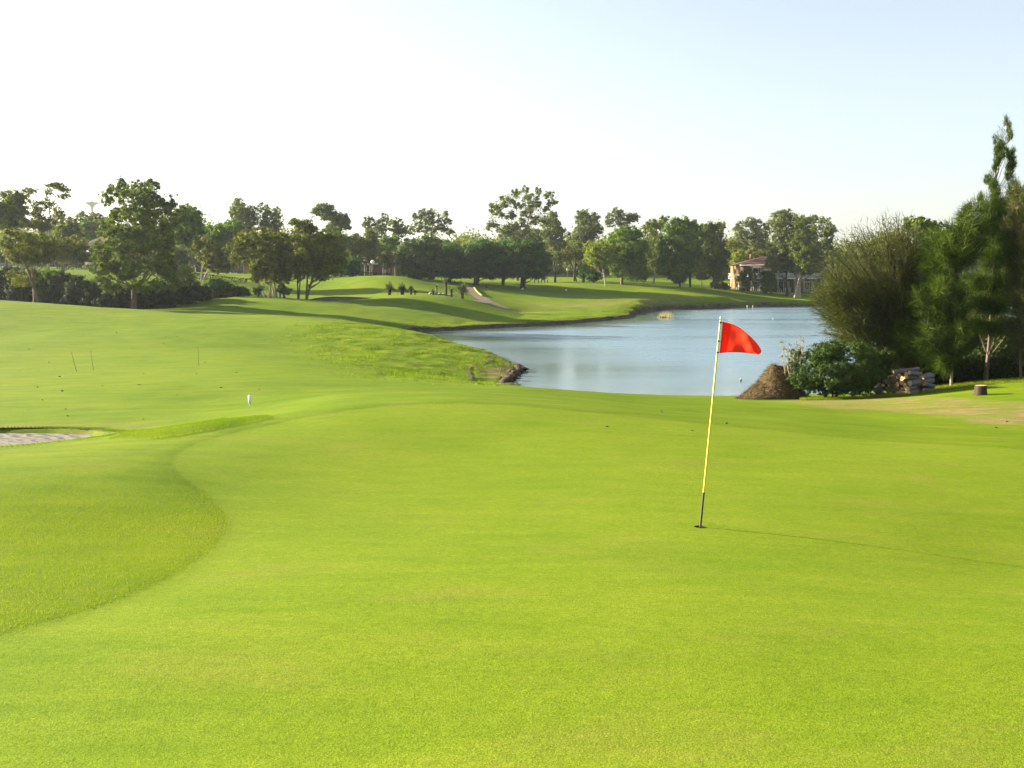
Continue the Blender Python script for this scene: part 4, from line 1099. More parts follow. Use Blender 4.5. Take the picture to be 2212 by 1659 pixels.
T('gum_tree', 'mid green tree behind the cottage', 2, (1690,985), 208, [(1680,700,70,50),(1720,750,60,60),(1660,770,50,50),(1750,690,40,40)], 'green', 'brown', leaf=.3)
T('gum_tree', 'small flat topped olive tree right of the cottage', 2, (1690,985), 178, [(1670,830,65,40),(1720,840,40,40),(1640,860,40,30),(1690,890,65,40)], 'olive', 'brown', leaf=.24, tr=.12, stems=2, spread=.5)
T('clipped_tree', 'dark box clipped tree on two short legs beside the cottage', 2, (1380,1005), 170, [(1350,890,40,40),(1400,890,45,40),(1420,940,35,45),(1350,950,40,40),(1390,930,50,50)], 'dark', 'dark', leaf=.2, dens=3.5, stems=2, spread=.7, loc_depth=.8)
T('shrub', 'dark shrub touching the left side of the box clipped tree', 2, (1290,1000), 172, [(1290,890,32,36),(1270,930,36,36),(1300,960,30,30)], 'green', 'dark', leaf=.2, cat='shrub')

# hedge of dark shrubs at the left
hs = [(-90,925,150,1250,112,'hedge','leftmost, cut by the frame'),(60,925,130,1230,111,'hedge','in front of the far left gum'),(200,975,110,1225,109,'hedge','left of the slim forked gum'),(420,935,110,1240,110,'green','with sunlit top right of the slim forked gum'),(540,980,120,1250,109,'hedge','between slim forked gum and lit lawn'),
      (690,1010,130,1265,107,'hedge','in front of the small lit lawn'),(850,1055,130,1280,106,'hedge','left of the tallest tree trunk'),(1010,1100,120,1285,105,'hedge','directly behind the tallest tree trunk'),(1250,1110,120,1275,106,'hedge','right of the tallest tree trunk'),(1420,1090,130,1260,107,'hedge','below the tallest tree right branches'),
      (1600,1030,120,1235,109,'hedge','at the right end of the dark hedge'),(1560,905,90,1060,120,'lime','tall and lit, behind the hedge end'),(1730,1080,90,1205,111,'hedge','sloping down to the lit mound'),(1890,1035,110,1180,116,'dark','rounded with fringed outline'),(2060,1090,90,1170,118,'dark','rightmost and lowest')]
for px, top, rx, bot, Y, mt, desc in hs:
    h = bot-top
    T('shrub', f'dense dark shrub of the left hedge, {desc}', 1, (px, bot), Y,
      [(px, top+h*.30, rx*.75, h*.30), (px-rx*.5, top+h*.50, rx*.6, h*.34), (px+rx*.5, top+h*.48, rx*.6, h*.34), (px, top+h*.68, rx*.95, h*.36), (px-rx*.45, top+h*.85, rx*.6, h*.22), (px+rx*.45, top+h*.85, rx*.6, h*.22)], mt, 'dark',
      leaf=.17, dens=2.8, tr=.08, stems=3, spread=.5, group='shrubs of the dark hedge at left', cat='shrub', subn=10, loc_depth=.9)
def clipped_hedge(label, R, px0, px1, pyt, pyb, Y, mat='hedge'):
    u0, vt = uv(R, px0, pyt); u1, vb = uv(R, px1, pyb)
    x0, x1 = P(u0, vt, Y)[0], P(u1, vt, Y)[0]; zg = gh((x0+x1)/2, Y); h = max((vb-vt)*Y/2212, .7)
    r = thing('clipped_hedge', label, 'hedge', ((x0+x1)/2, Y, zg))
    L = x1-x0; n = int(L*h*160)
    C = rng.uniform(-1, 1, (n, 3))*np.array([L/2, .5, h/2]); f = rng.integers(0, 3, n)
    C[f == 0, 1] = -.5+rng.normal(size=(f == 0).sum())*.04; C[f == 1, 2] = h/2+rng.normal(size=(f == 1).sum())*.04
    xx = C[:, 0]+(x0+x1)/2; C[:, 2] += h/2+ground_h(xx, np.full(n, Y)+C[:, 1], False)-zg
    V, F = leaves_rhomb(C, .2, .12)
    obj('foliage', mesh_np('foliage', V, F, [LF[mat]], False, {'rnd': ('FACE', rng.uniform(0, 1, n))}), r)
    m = MB()
    for k in range(int(L/1.5)+1):
        x = -L/2+k*1.5; z = gh(x+(x0+x1)/2, Y)-zg; m.tube([(x, 0, z-.1), (x, 0, z+h*.8)], .03, 4)
    m.build('stem', BARK['dark'], r)
clipped_hedge('long low clipped hedge behind the lawn left of the tallest tree', 1, 490, 830, 912, 945, 158)
clipped_hedge('long low clipped hedge below the leaning pale trunked tree', 1, 1640, 2140, 958, 988, 150)
clipped_hedge('short clipped hedge behind the small bright lawn at far left', 1, 200, 440, 905, 925, 162)
clipped_hedge('low dark hedge in front of the cottage veranda', 2, 1240, 1720, 998, 1024, 176)

# ------------------------------------------------------------------ trees, centre
row = [(300,1068,176,[(250,760,120,80),(380,740,110,70),(190,850,80,100),(320,850,140,110),(430,860,80,110),(240,960,90,70),(370,970,110,60)],'leftmost of the dark row, with pale lit left side','bush'),
       (560,1075,181,[(540,760,90,60),(620,790,90,70),(500,860,80,90),(600,880,130,100),(700,870,70,90),(560,970,120,50),(660,970,80,50)],'second from left in the dark round headed row','dark'),
       (790,1085,178,[(800,760,110,60),(900,750,100,55),(740,840,70,90),(860,860,140,110),(960,860,80,100),(800,970,100,50),(920,970,90,50)],'third in the dark row, with widely forked trunk','dark'),
       (1040,1075,183,[(1020,760,80,55),(1100,750,100,55),(1010,860,90,100),(1100,870,110,110),(1040,975,110,50)],'fourth in the dark row, narrower than its neighbours','dark'),
       (1205,1062,178,[(1200,755,110,55),(1300,760,90,55),(1180,860,100,110),(1300,860,120,110),(1380,880,60,90),(1240,970,120,55),(1350,980,70,45)],'rightmost of the dark row, beside open lawn','dark')]
for bx, by, Y, cls, d, mt in row:
    T('fig_tree', f'dense low tree, {d}', 3, (bx, by), Y, cls, mt, 'dark', leaf=.22, dens=3.0, tr=.22, stems=4, spread=.5, group='dark round headed trees in a row', subn=9, fork=.2)
T('gum_tree', 'airy gum with open crown above the left of the dark row', 3, (390,1000), 222, [(340,460,36,34),(415,455,36,30),(290,500,50,30),(370,510,60,36),(450,520,50,40),(525,470,24,32),(545,540,38,32),(300,580,55,40),(400,590,70,45),(500,590,50,36),(565,620,34,24),(240,620,30,24)], 'gum', 'brown', leaf=.28, dens=1.7, twigs=True, dup=False, subn=8, tr=.3, infill=.16, grow=1.2)
T('gum_tree', 'tallest central gum with open crown of separate leaf clusters', 3, (1150,1040), 228,
  [(928,378,16,16),(960,430,52,34),(1035,320,36,18),(1035,385,36,30),(1140,290,36,34),(1110,370,50,36),(1180,385,46,24),(1220,272,30,28),(1270,330,62,40),(1330,262,24,34),(1300,400,55,38),(1240,440,50,36),(1420,305,42,30),(1440,370,34,26),(1485,368,20,10),(1390,420,36,20),(1095,490,52,34),(1000,480,36,18),
   (950,565,50,24),(900,595,20,16),(1010,600,36,20),(1090,570,62,46),(1180,520,40,30),(1320,510,60,40),(1200,590,60,40),(1080,650,70,40)], 'gum', 'brown', leaf=.28, dens=2.3, twigs=True, dup=False, subn=7, tr=.30, fork=.45, infill=.16, grow=1.2)
T('gum_tree', 'drooping tree with straight dark trunk right of the tallest central gum', 3, (1478,1048), 204, [(1440,490,60,42),(1390,540,60,40),(1480,570,58,70),(1420,630,70,60),(1530,630,45,45),(1470,720,80,70),(1530,720,40,50),(1450,820,60,60),(1510,830,50,50)], 'grey', 'dark', leaf=.27, dens=1.7, tr=.2)
T('gum_tree', 'hazy blue green tree filling in behind the right of the dark row', 3, (1290,1040), 238, [(1230,640,100,50),(1330,660,90,60),(1260,720,110,60),(1380,720,70,60),(1130,680,80,50)], 'grey', 'brown', leaf=.3)
T('gum_tree', 'tall grey gum with leaning dark trunk beyond the road sign', 3, (1645,1015), 216, [(1720,460,50,36),(1800,500,52,40),(1690,520,40,50),(1770,560,80,55),(1850,580,50,55),(1680,620,65,60),(1790,640,80,60),(1640,680,50,60),(1740,720,80,60),(1600,780,60,50)], 'grey', 'dark', leaf=.27, dens=1.7, tr=.2)
T('gum_tree', 'thin tree leaning left beside the straight dark trunk', 3, (1665,1015), 212, [(1560,760,50,40),(1640,810,60,50),(1580,850,50,50),(1700,830,60,50)], 'olive', 'dark', leaf=.27, dens=1.3, tr=.12)
T('young_tree', 'young yellow green tree with pale thin trunk on the lit rise', 3, (1918,1068), 190, [(1800,740,60,36),(1860,780,80,55),(1790,820,60,50),(1900,850,75,60),(1820,890,60,45),(1940,800,60,60),(1760,870,36,36)], 'lime', 'pale', leaf=.24, dens=1.7, tr=.13)
T('shrub', 'dark upright shrub left of the young yellow green tree', 3, (1720,1045), 203, [(1715,960,28,40),(1720,1010,32,36)], 'dark', 'dark', leaf=.2, cat='shrub')
T('shrub', 'low dark rounded shrub under the young yellow green tree', 3, (1810,1050), 200, [(1800,990,50,36),(1840,1010,36,36),(1780,1020,30,26)], 'dark', 'dark', leaf=.2, cat='shrub')
# trees towards the villa
T('gum_tree', 'large dense rounded tree on the far rise', 4, (190,1045), 195, [(180,640,90,55),(280,640,80,55),(130,720,90,70),(240,730,120,90),(340,740,75,100),(120,820,100,80),(240,840,120,90),(340,860,80,110),(150,930,90,70),(280,950,110,80),(370,990,50,50)], 'green', 'brown', leaf=.25, dens=2.6, tr=.25, subn=10)
T('gum_tree', 'sparse pale gum rising behind the large rounded tree', 4, (180,1020), 236, [(150,450,46,30),(100,490,46,40),(200,480,60,36),(280,490,46,36),(320,500,30,24),(120,540,70,40),(240,540,80,40)], 'grey', 'brown', leaf=.29, dens=1.5, twigs=True, dup=False, infill=.16, grow=1.2)
T('gum_tree', 'open tree with pale trunk between the two rounded trees', 4, (460,1062), 206, [(450,550,60,40),(420,600,50,45),(560,510,46,24),(520,570,50,36),(470,650,60,50),(430,720,45,50),(480,770,60,60),(440,860,50,60),(490,900,45,50)], 'gum', 'pale', leaf=.26, dens=1.6, tr=.18)
T('gum_tree', 'big spreading dark tree on short forked trunk before the open lawn', 4, (785,1088), 195, [(690,530,65,36),(780,560,70,42),(620,600,80,55),(740,630,100,65),(840,640,48,70),(600,700,100,70),(720,740,120,80),(830,760,60,90),(580,830,95,70),(700,860,110,80),(800,880,75,70),(560,930,60,50),(680,960,90,55),(640,1010,50,30)], 'green', 'dark', leaf=.25, dens=2.3, tr=.26, stems=2, spread=.3, subn=9)
T('shrub', 'dark cone shaped shrub under the big spreading tree', 4, (690,1075), 193, [(690,970,50,50),(690,1030,60,40)], 'dark', 'dark', leaf=.2, cat='shrub')
T('gum_tree', 'tall dark tree left of the villa', 4, (985,1088), 205, [(900,590,50,36),(960,570,50,36),(1035,570,34,40),(920,640,60,45),(1020,640,60,60),(950,720,80,70),(1050,740,46,80),(920,820,70,70),(1020,840,80,80),(900,920,55,50),(990,930,80,60),(1040,1010,60,40)], 'gum', 'dark', leaf=.26, dens=2.0, tr=.22)
T('young_tree', 'small dark trunked tree on the lawn between big trees', 4, (880,1078), 204, [(880,980,40,34),(900,1010,32,24),(860,1010,28,22)], 'olive', 'dark', leaf=.2, tr=.08)
T('shrub', 'grey green shrub at the left foot of the villa', 4, (990,1120), 203, [(980,1080,40,30),(1020,1090,36,26)], 'grey', 'dark', leaf=.2, cat='shrub')
T('shrub', 'pale green rounded shrub beside the villa end wall', 4, (1080,1120), 206, [(1060,1085,40,28),(1100,1095,34,24)], 'bush', 'dark', leaf=.2, cat='shrub')
T('gum_tree', 'pale feathery gum rising behind the villa roof', 4, (1320,1050), 246, [(1180,590,50,34),(1260,540,52,36),(1340,560,56,40),(1420,590,52,40),(1220,650,60,45),(1310,640,70,45),(1400,650,60,45),(1180,700,60,50),(1290,720,80,50),(1400,730,70,55)], 'grey', 'pale', leaf=.3, dens=1.6, tr=.3)
T('gum_tree', 'yellowish low tree behind the left end of the villa roof', 4, (1220,1060), 236, [(1200,800,50,34),(1160,850,50,45),(1250,850,60,45),(1190,910,50,40)], 'lime', 'brown', leaf=.28)
T('gum_tree', 'olive tree behind the middle of the villa roof', 4, (1380,1060), 238, [(1350,800,60,36),(1420,820,50,36),(1370,850,60,30),(1130,740,40,50)], 'olive', 'brown', leaf=.28)
T('gum_tree', 'tallest gum in front of the villa, on one dark trunk', 4, (1615,1168), 199, [(1530,470,46,34),(1610,450,48,26),(1640,510,56,40),(1560,540,70,45),(1500,540,30,24),(1600,610,80,60),(1540,660,70,60),(1640,690,75,65),(1530,760,85,65),(1620,790,80,65),(1500,850,60,50),(1580,870,85,60),(1640,910,50,45),(1500,900,60,40),(1560,930,60,30)], 'grey', 'dark', leaf=.25, dens=1.9, tr=.22, subn=8)
T('gum_tree', 'dark full gum on thick pale trunk right of the villa balconies', 4, (1703,1190), 196, [(1700,540,60,50),(1770,530,45,40),(1720,620,75,60),(1800,640,45,70),(1710,710,85,65),(1800,740,55,70),(1720,800,90,70),(1810,830,60,70),(1730,890,80,60),(1840,900,50,60),(1680,920,45,40),(1800,950,60,35),(1880,840,60,70),(1900,930,50,40),(1760,960,50,30)], 'gum', 'pale', leaf=.25, dens=2.3, tr=.36, stems=2, spread=.6)
T('gum_tree', 'irregular dark gum with stacked tufts right of the villa trees', 4, (1900,1110), 216, [(1840,520,40,34),(1930,530,26,36),(1830,600,45,40),(1940,590,45,36),(2025,605,30,24),(1970,640,50,36),(1840,690,60,60),(1960,710,50,50),(1900,790,70,70),(1990,780,40,50)], 'gum', 'dark', leaf=.27, dens=2.0, tr=.2)
T('young_tree', 'small bushy tree hiding the left balcony of the villa', 4, (1275,1152), 206, [(1270,960,45,34),(1230,1000,40,34),(1300,1010,40,40),(1250,1050,50,36),(1280,1090,30,22)], 'green', 'dark', leaf=.2, tr=.08)
T('young_tree', 'bushy dark tree between the second and third balconies', 4, (1480,1160), 205, [(1420,980,40,36),(1480,1000,36,36),(1430,1040,55,40),(1490,1060,36,50),(1430,1110,50,36)], 'green', 'dark', leaf=.2, tr=.1)
T('shrub', 'small dark shrub on the patio below the left balcony', 4, (1230,1150), 207, [(1230,1120,24,22)], 'dark', 'dark', leaf=.16, cat='shrub')

# far woodland that reads as one mass
def woodland():
    Cs = []
    for k in range(290):
        Y = rng.uniform(258, 330); u = rng.uniform(-200, 2500); x = (u-1106)/2212*Y
        vt = np.interp(u, [0, 200, 450, 620, 860, 1000, 1200, 1560, 1700, 1900, 2300], [498, 490, 492, 515, 520, 520, 525, 515, 535, 520, 500])+abs(rng.normal())*16
        h = (600-vt)/2212*Y+1.6; z0 = EYE-.6; r = rng.uniform(3, 5.0)
        n = 1900
        C = in_ball(14)*np.array([r, r, h*.42]); C = C[rng.integers(0, 14, n)]+rng.normal(size=(n, 3))*np.array([r, r, h*.5])*.30
        Cs.append(C+np.array([x, Y, z0+h*.52]))
    C = np.vstack(Cs); C = C[C[:, 2] > EYE]; V, F = leaves_tri(C, .8, .55)
    o = obj('distant_woodland', mesh_np('distant_woodland', V, F, [LF['gum']], False, {'rnd': ('FACE', np.clip(rng.normal(.4, .2, len(F))+.4*vnoise(C[:, 0]*.15, C[:, 2]*.2, 4), 0, 1))}))
    stuff(o)
woodland()
# ------------------------------------------------------------------ right bank trees
make_sheoak('wide spreading grey green sheoak leaning over the lake at right', 6, (1270,1015), 39,
  [(370,380,55,60),(430,280,60,50),(440,510,70,45),(560,660,60,30),(1150,560,100,90),(1220,420,90,100),(1180,700,90,60),(450,240,75,60),(400,330,60,50),(560,170,90,70),(700,150,110,80),(850,130,110,80),(1000,120,110,80),(1130,150,90,90),(500,330,80,60),(640,300,120,80),(800,290,120,90),(960,290,120,90),(1120,300,110,100),
   (480,440,70,45),(600,440,100,65),(740,440,120,75),(900,440,120,85),(1060,450,110,90),(600,560,80,45),(720,570,100,60),(860,590,110,70),(1000,600,100,80),(650,640,70,40),(800,690,90,50),(950,740,90,60)],
  'sheoak', 'dark', extra=(5, [(560,1360,70,55),(640,1270,80,60),(760,1210,80,60),(880,1180,80,60),(1000,1150,80,60),(1090,1080,50,45),(1200,1150,70,60),(720,1150,28,36),(880,1110,26,30),(1050,1050,26,32),(650,1220,30,36),(1130,1230,100,80),(480,1480,60,50)]),
  n_br=390, nd=190, fan=True, depth=1.5, leaf=.30)
make_sheoak('bright green drooping sheoak on slender whitish trunk behind the woodpile', 6, (1580,1110), 37.2,
  [(1300,370,100,60),(1420,260,110,80),(1560,250,110,80),(1250,330,50,40),(1340,480,100,60),(1460,430,100,90),(1600,420,110,90),(1250,600,110,50),(1380,610,110,60),(1500,600,90,80),(1620,600,90,80),(1210,690,70,40),(1320,740,100,50),(1440,760,80,60),(1560,760,80,60),(1420,880,50,50),(1640,780,70,60)],
  'sheoakg', 'pale', extra=(5, [(1400,1240,70,70),(1480,1190,80,60),(1580,1150,80,60),(1670,1060,60,60),(1720,990,50,50),(1690,940,24,40),(1760,960,24,40),(1750,1090,70,70),(1620,1260,110,80),(1430,1340,90,70),(1550,1390,110,80),(1700,1330,100,90),(1380,1440,60,60),(1790,1200,80,90)]),
  n_br=380, nd=170, tr=.055, depth=1.2)
T('sheoak', 'tallest right tree, sheoak with pointed spire above the others', 6, (1870,1085), 39.5,
  [(1800,250,120,100),(1950,240,120,100),(2080,260,100,100),(1780,420,110,90),(1920,430,110,90),(2060,440,110,90),(1800,600,100,70),(1950,620,100,70),(2080,640,90,70)],
  'sheoakg', 'brown', extra=(5, [(a, b, c*(.76 if b < 720 else .95 if b < 900 else 1.15), d*(.9 if b < 900 else 1.1)) for a, b, c, d in [(2095,200,10,50),(2085,270,20,45),(2070,350,28,45),(2008,370,13,45),(2012,440,26,55),(2065,430,34,50),(1968,470,14,40),(1975,560,30,55),(2070,520,40,50),(2110,490,20,45),(2000,520,26,40),(2090,600,45,50),(2145,600,16,50),(1960,620,30,40),(2105,690,42,60),(1935,720,36,50),(1960,790,40,55),(2095,780,48,60),
    (1905,770,22,40),(1925,870,50,55),(1865,880,22,45),(2080,870,50,55),(2040,930,70,40),(1860,960,40,50),(1930,990,90,70),(2060,1010,100,80),(2150,1000,70,70),(1880,1090,110,90),(2020,1120,130,90),(2160,1130,90,90),(1950,1260,130,90),(2090,1270,130,100),(2200,1300,80,120),(1900,1400,120,100),(2060,1430,130,100)]]),
  style='needle', leaf=.15, ratio=.09, dens=1.0, tr=.08, stems=1, subn=12, sig=.24, loc_depth=.5, twigs=True, fork=.2, dup=False, grow=1.0, infill=.06)
make_sheoak('sheoak at the right frame edge with thin pale stem', 6, (2190,1125), 36,
  [(2200,150,80,90),(2280,100,100,120),(2180,350,80,90),(2300,330,110,120),(2230,550,90,90),(2330,560,100,120),(2200,700,60,50),(2300,760,90,80)], 'sheoak', 'brown',
  extra=(5, [(2230,850,60,60),(2190,800,30,50),(2280,900,80,90),(2210,1000,60,70),(2260,1120,100,100),(2220,1300,80,90),(2300,1350,110,110),(2230,1500,80,100)]),
  n_br=300, nd=170, tr=.05, depth=1.2)
make_sheoak('dark sheoak thicket stem set back between the spire tree and the woodpile', 6, (1730,1080), 42.5,
  [(1500,700,140,110),(1650,660,140,110),(1800,680,140,120),(1950,700,140,120),(2100,720,140,120),(1560,860,120,90),(1720,860,130,100),(1880,880,130,100),(2040,880,130,100),(2180,860,110,100),(1650,500,140,110),(1850,520,140,110),(1480,960,100,70),(1620,980,110,70),(1760,1000,110,60),(1900,1000,110,60),(2040,1000,110,60),(2180,1000,100,60),(1980,560,120,100),(2120,560,110,100),(1540,860,110,90)], 'sheoak', 'dark', n_br=430, nd=160, tr=.07, depth=1.0)
make_sheoak('dark low sheoak filling behind the rounded bush', 6, (1000,1060), 41,
  [(900,800,120,60),(1020,780,110,70),(1120,840,100,80),(1000,900,120,70),(1150,930,110,70),(1250,880,90,80),(1340,960,90,60)], 'sheoak', 'dark', n_br=150, nd=150, tr=.05, depth=.9)
T('gum_tree', 'round headed distant tree peeping between the right sheoaks', 5, (1290,1500), 86, [(1270,1080,70,40),(1230,1120,50,40),(1340,1110,50,40),(1420,1110,50,28),(1290,1170,90,50),(1400,1180,70,60)], 'gum', 'brown', leaf=.2, dens=2.0)
T('shrub', 'dense rounded dark green bush between straw heap and woodpile', 6, (500,1215), 35.3,
  [(330,880,110,80),(470,810,110,65),(600,790,110,65),(730,800,110,70),(860,850,90,80),(260,960,90,70),(230,1060,80,70),(330,1100,110,80),(460,1000,140,110),(620,960,140,110),(760,980,130,110),(880,980,80,100),(480,1130,120,70),(640,1120,130,75),(790,1120,110,70),(560,880,140,80)], 'bush', 'dark',
  cat='bush', leaf=.062, ratio=.42, dens=1.7, grow=1.0, infill=.35, tr=.05, stems=5, spread=.4, subn=16, sig=.26, loc_depth=.9)
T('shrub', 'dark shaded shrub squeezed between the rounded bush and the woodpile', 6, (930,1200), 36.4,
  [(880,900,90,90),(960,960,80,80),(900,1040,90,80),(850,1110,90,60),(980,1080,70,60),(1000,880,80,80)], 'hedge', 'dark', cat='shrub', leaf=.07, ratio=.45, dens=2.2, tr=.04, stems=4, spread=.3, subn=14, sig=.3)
def undergrowth():
    n = 30000
    px = rng.uniform(1000, 2500, n); Yv = rng.uniform(39.8, 43.6, n)
    u = REG[6][0]+.25*px; x = (u-1106)/2212*Yv
    z0 = ground_h(x, Yv); hmax = 1.5+1.3*fbm(x*.7, Yv*.7, 58)
    C = np.c_[x, Yv, z0+np.abs(hmax)*rng.uniform(0, 1, n)**1.2]
    V, F = leaves_tri(C, .16, .10)
    stuff(obj('undergrowth', mesh_np('undergrowth', V, F, [LF['hedge']], False, {'rnd': ('FACE', np.clip(rng.normal(.4, .25, n), 0, 1))})))
undergrowth()
# dry pale shoots beside the bush
u, v = uv(6, 215, 1080); x0 = P(u, v, 35.6)[0]
r = thing('dry_plant', 'dead pale yellow shoots sticking up left of the rounded bush', 'plant', (x0, 35.6, gh(x0, 35.6)))
k6 = .25*35.6/2212; zb = gh(x0, 35.6); m = MB(); Cs = []; Ds = []
for tx, ty, sx, sy in [(275,690,215,900),(130,740,215,890),(165,800,215,920),(305,735,235,900),(240,745,220,900),(190,765,215,900),(110,742,180,820),(285,715,275,800)]:
    b3 = P(*uv(6, sx, sy), 35.6)-np.array([x0, 35.6, zb]); t3 = P(*uv(6, tx, ty), 35.6+rng.normal()*.12)-np.array([x0, 35.6, zb])
    c = curve(b3*np.array([.6, 1, .2]), t3, (0, 0, -.05), 8); m.tube(c, np.linspace(.02, .007, 8), 5)
    for q in c[3:]:
        for _ in range(22): Cs.append(q+rng.normal(size=3)*.03); Ds.append(rng.normal(size=3)+np.array([-.3, 0, .8]))
m.build('stem', BARK['pale'], r)
V, F = leaves_rhomb(np.array(Cs), .062, .02, np.array(Ds))
obj('leaves', mesh_np('dry_leaves', V, F, [LF['dry']], False, {'rnd': ('FACE', rng.uniform(0, 1, len(F)))}), r)

# straw and grass clipping heap
def straw_heap():
    Y = 36.2; k = Y/2212
    ctr = P(1668, 858, Y); zg = gh(ctr[0], Y)
    r = thing('straw_heap', 'brown heap of dried grass clippings between the lake and the rounded bush', 'heap', (ctr[0], Y, zg))
    px = np.array([-72,-62,-50,-38,-26,-16,-10,-4,4,12,20,30,40,50,60,72]); top = np.array([0,7,19,33,47,61,70,76,77,72,71,68,58,40,20,0])*1.0
    nx_, ny_ = 70, 44
    X = np.linspace(-76, 76, nx_); Yv = np.linspace(-1, 1, ny_)
    XX, YY = np.meshgrid(X, Yv)
    H = np.interp(XX, px, top)*k*np.clip(1-np.abs(YY)**1.25, 0, 1)**.8
    xm = XX*k; ym = YY*1.15
    H = H+(.09*fbm(xm*2.2+9, ym*2.2, 3)+.05*fbm(xm*7, ym*7, 4))*sstep(.02, .3, H)
    gz = ground_h(xm+ctr[0], ym+Y)-zg
    V = np.stack([xm.ravel(), ym.ravel(), (gz+H-.03).ravel()], 1)
    i = (np.arange(ny_-1)[:, None]*nx_+np.arange(nx_-1)[None]).ravel()
    me = mesh_np('heap_body', V, np.stack([i, i+1, i+nx_+1, i+nx_], 1), [simple('heap_thatch', (.055,.040,.022), (.105,.075,.038), 14, .95, .05, .9, .05)], True)
    obj('heap_body', me, r)
    n = 15000
    ix = rng.integers(0, len(V), n); C = V[ix]+rng.normal(size=(n, 3))*.035
    C = C[H.ravel()[ix] > .03]; n = len(C)
    D = rng.normal(size=(n, 3)); D[:, 2] = D[:, 2]*.35-.45*np.abs(D[:, 0])
    V2, F2 = leaves_needle(C, .17, .012, D)
    stuff(obj('straw', mesh_np('straw', V2, F2, [LF['straw']], False, {'rnd': ('FACE', np.clip(rng.normal(.4, .3, n), 0, 1))}), r))
straw_heap()

# woodpile
WOODEND = simple('sawn_wood', (.52,.36,.18), (.36,.23,.10), 9, .85, .15, .4, .01)
WOODSHADE = simple('shaded_end', (.16,.115,.07), (.10,.075,.05), 9, .9, .1, .4, .01)  # sawn ends coloured darker to carry the left heap's shade
LBARK = simple('log_bark', (.17,.145,.12), (.085,.07,.058), 6, .92, .1, .8, .02, stretch=(1, 1, .3))
LBARKG = simple('log_bark_grey', (.24,.225,.22), (.06,.054,.05), 9, .92, .1, .8, .02, stretch=(1, 1, .3))
def log_mesh(seed, bark):
    rg = np.random.default_rng(seed)
    n = 11; rr = 1+.10*rg.normal(size=n); rr = (rr+np.roll(rr, 1))/2
    an = np.arange(n)*2*math.pi/n; V = []
    for z, s in ((-.5, .97), (-.46, 1.0), (0, 1.0+.04*rg.normal()), (.46, .98), (.5, .95)):
        V.append(np.c_[np.cos(an)*rr*s, np.sin(an)*rr*s, np.full(n, z)])
    V = np.vstack(V); i = np.arange(4)[:, None]*n; j = np.arange(n)[None]; j2 = (j+1) % n
    body = mesh_np('log', V, np.stack([i+j, i+j2, i+n+j2, i+n+j], -1).reshape(-1, 4), [bark], True)
    return body, rr, an
PROTO = []
for sd in range(5):
    for bk, we in ((LBARK, WOODEND), (LBARKG, WOODEND), (LBARK, WOODSHADE)):
        body, rr, an = log_mesh(100+sd, bk); n = len(an)
        V = np.vstack([np.c_[np.cos(an)*rr*.965, np.sin(an)*rr*.965, np.full(n, -.503)], [[0, 0, -.51]]])
        f1 = mesh_np('cut_end', V, np.array([[n, (q+1) % n, q] for q in range(n)]), [we])
        V2 = V*np.array([1, 1, -1]); f2 = mesh_np('cut_end', V2, np.array([[n, q, (q+1) % n] for q in range(n)]), [we])
        PROTO.append((body, f1, f2))
def put_log(pos, axis, rad_, length, kind, label, group):
    body, f1, f2 = PROTO[rng.integers(0, 5)*3+kind]
    o = obj('cut_log', body); q = Vector(axis).to_track_quat('Z', 'Y')
    o.rotation_mode = 'QUATERNION'
    from mathutils import Quaternion
    o.rotation_quaternion = q @ Quaternion((0, 0, 1), rng.uniform(0, 6.28))
    o.location = pos; o.scale = (rad_, rad_, length)
    tag(o, label, 'log', group)
    obj('cut_end', f1, o); obj('cut_end', f2, o)
    return o
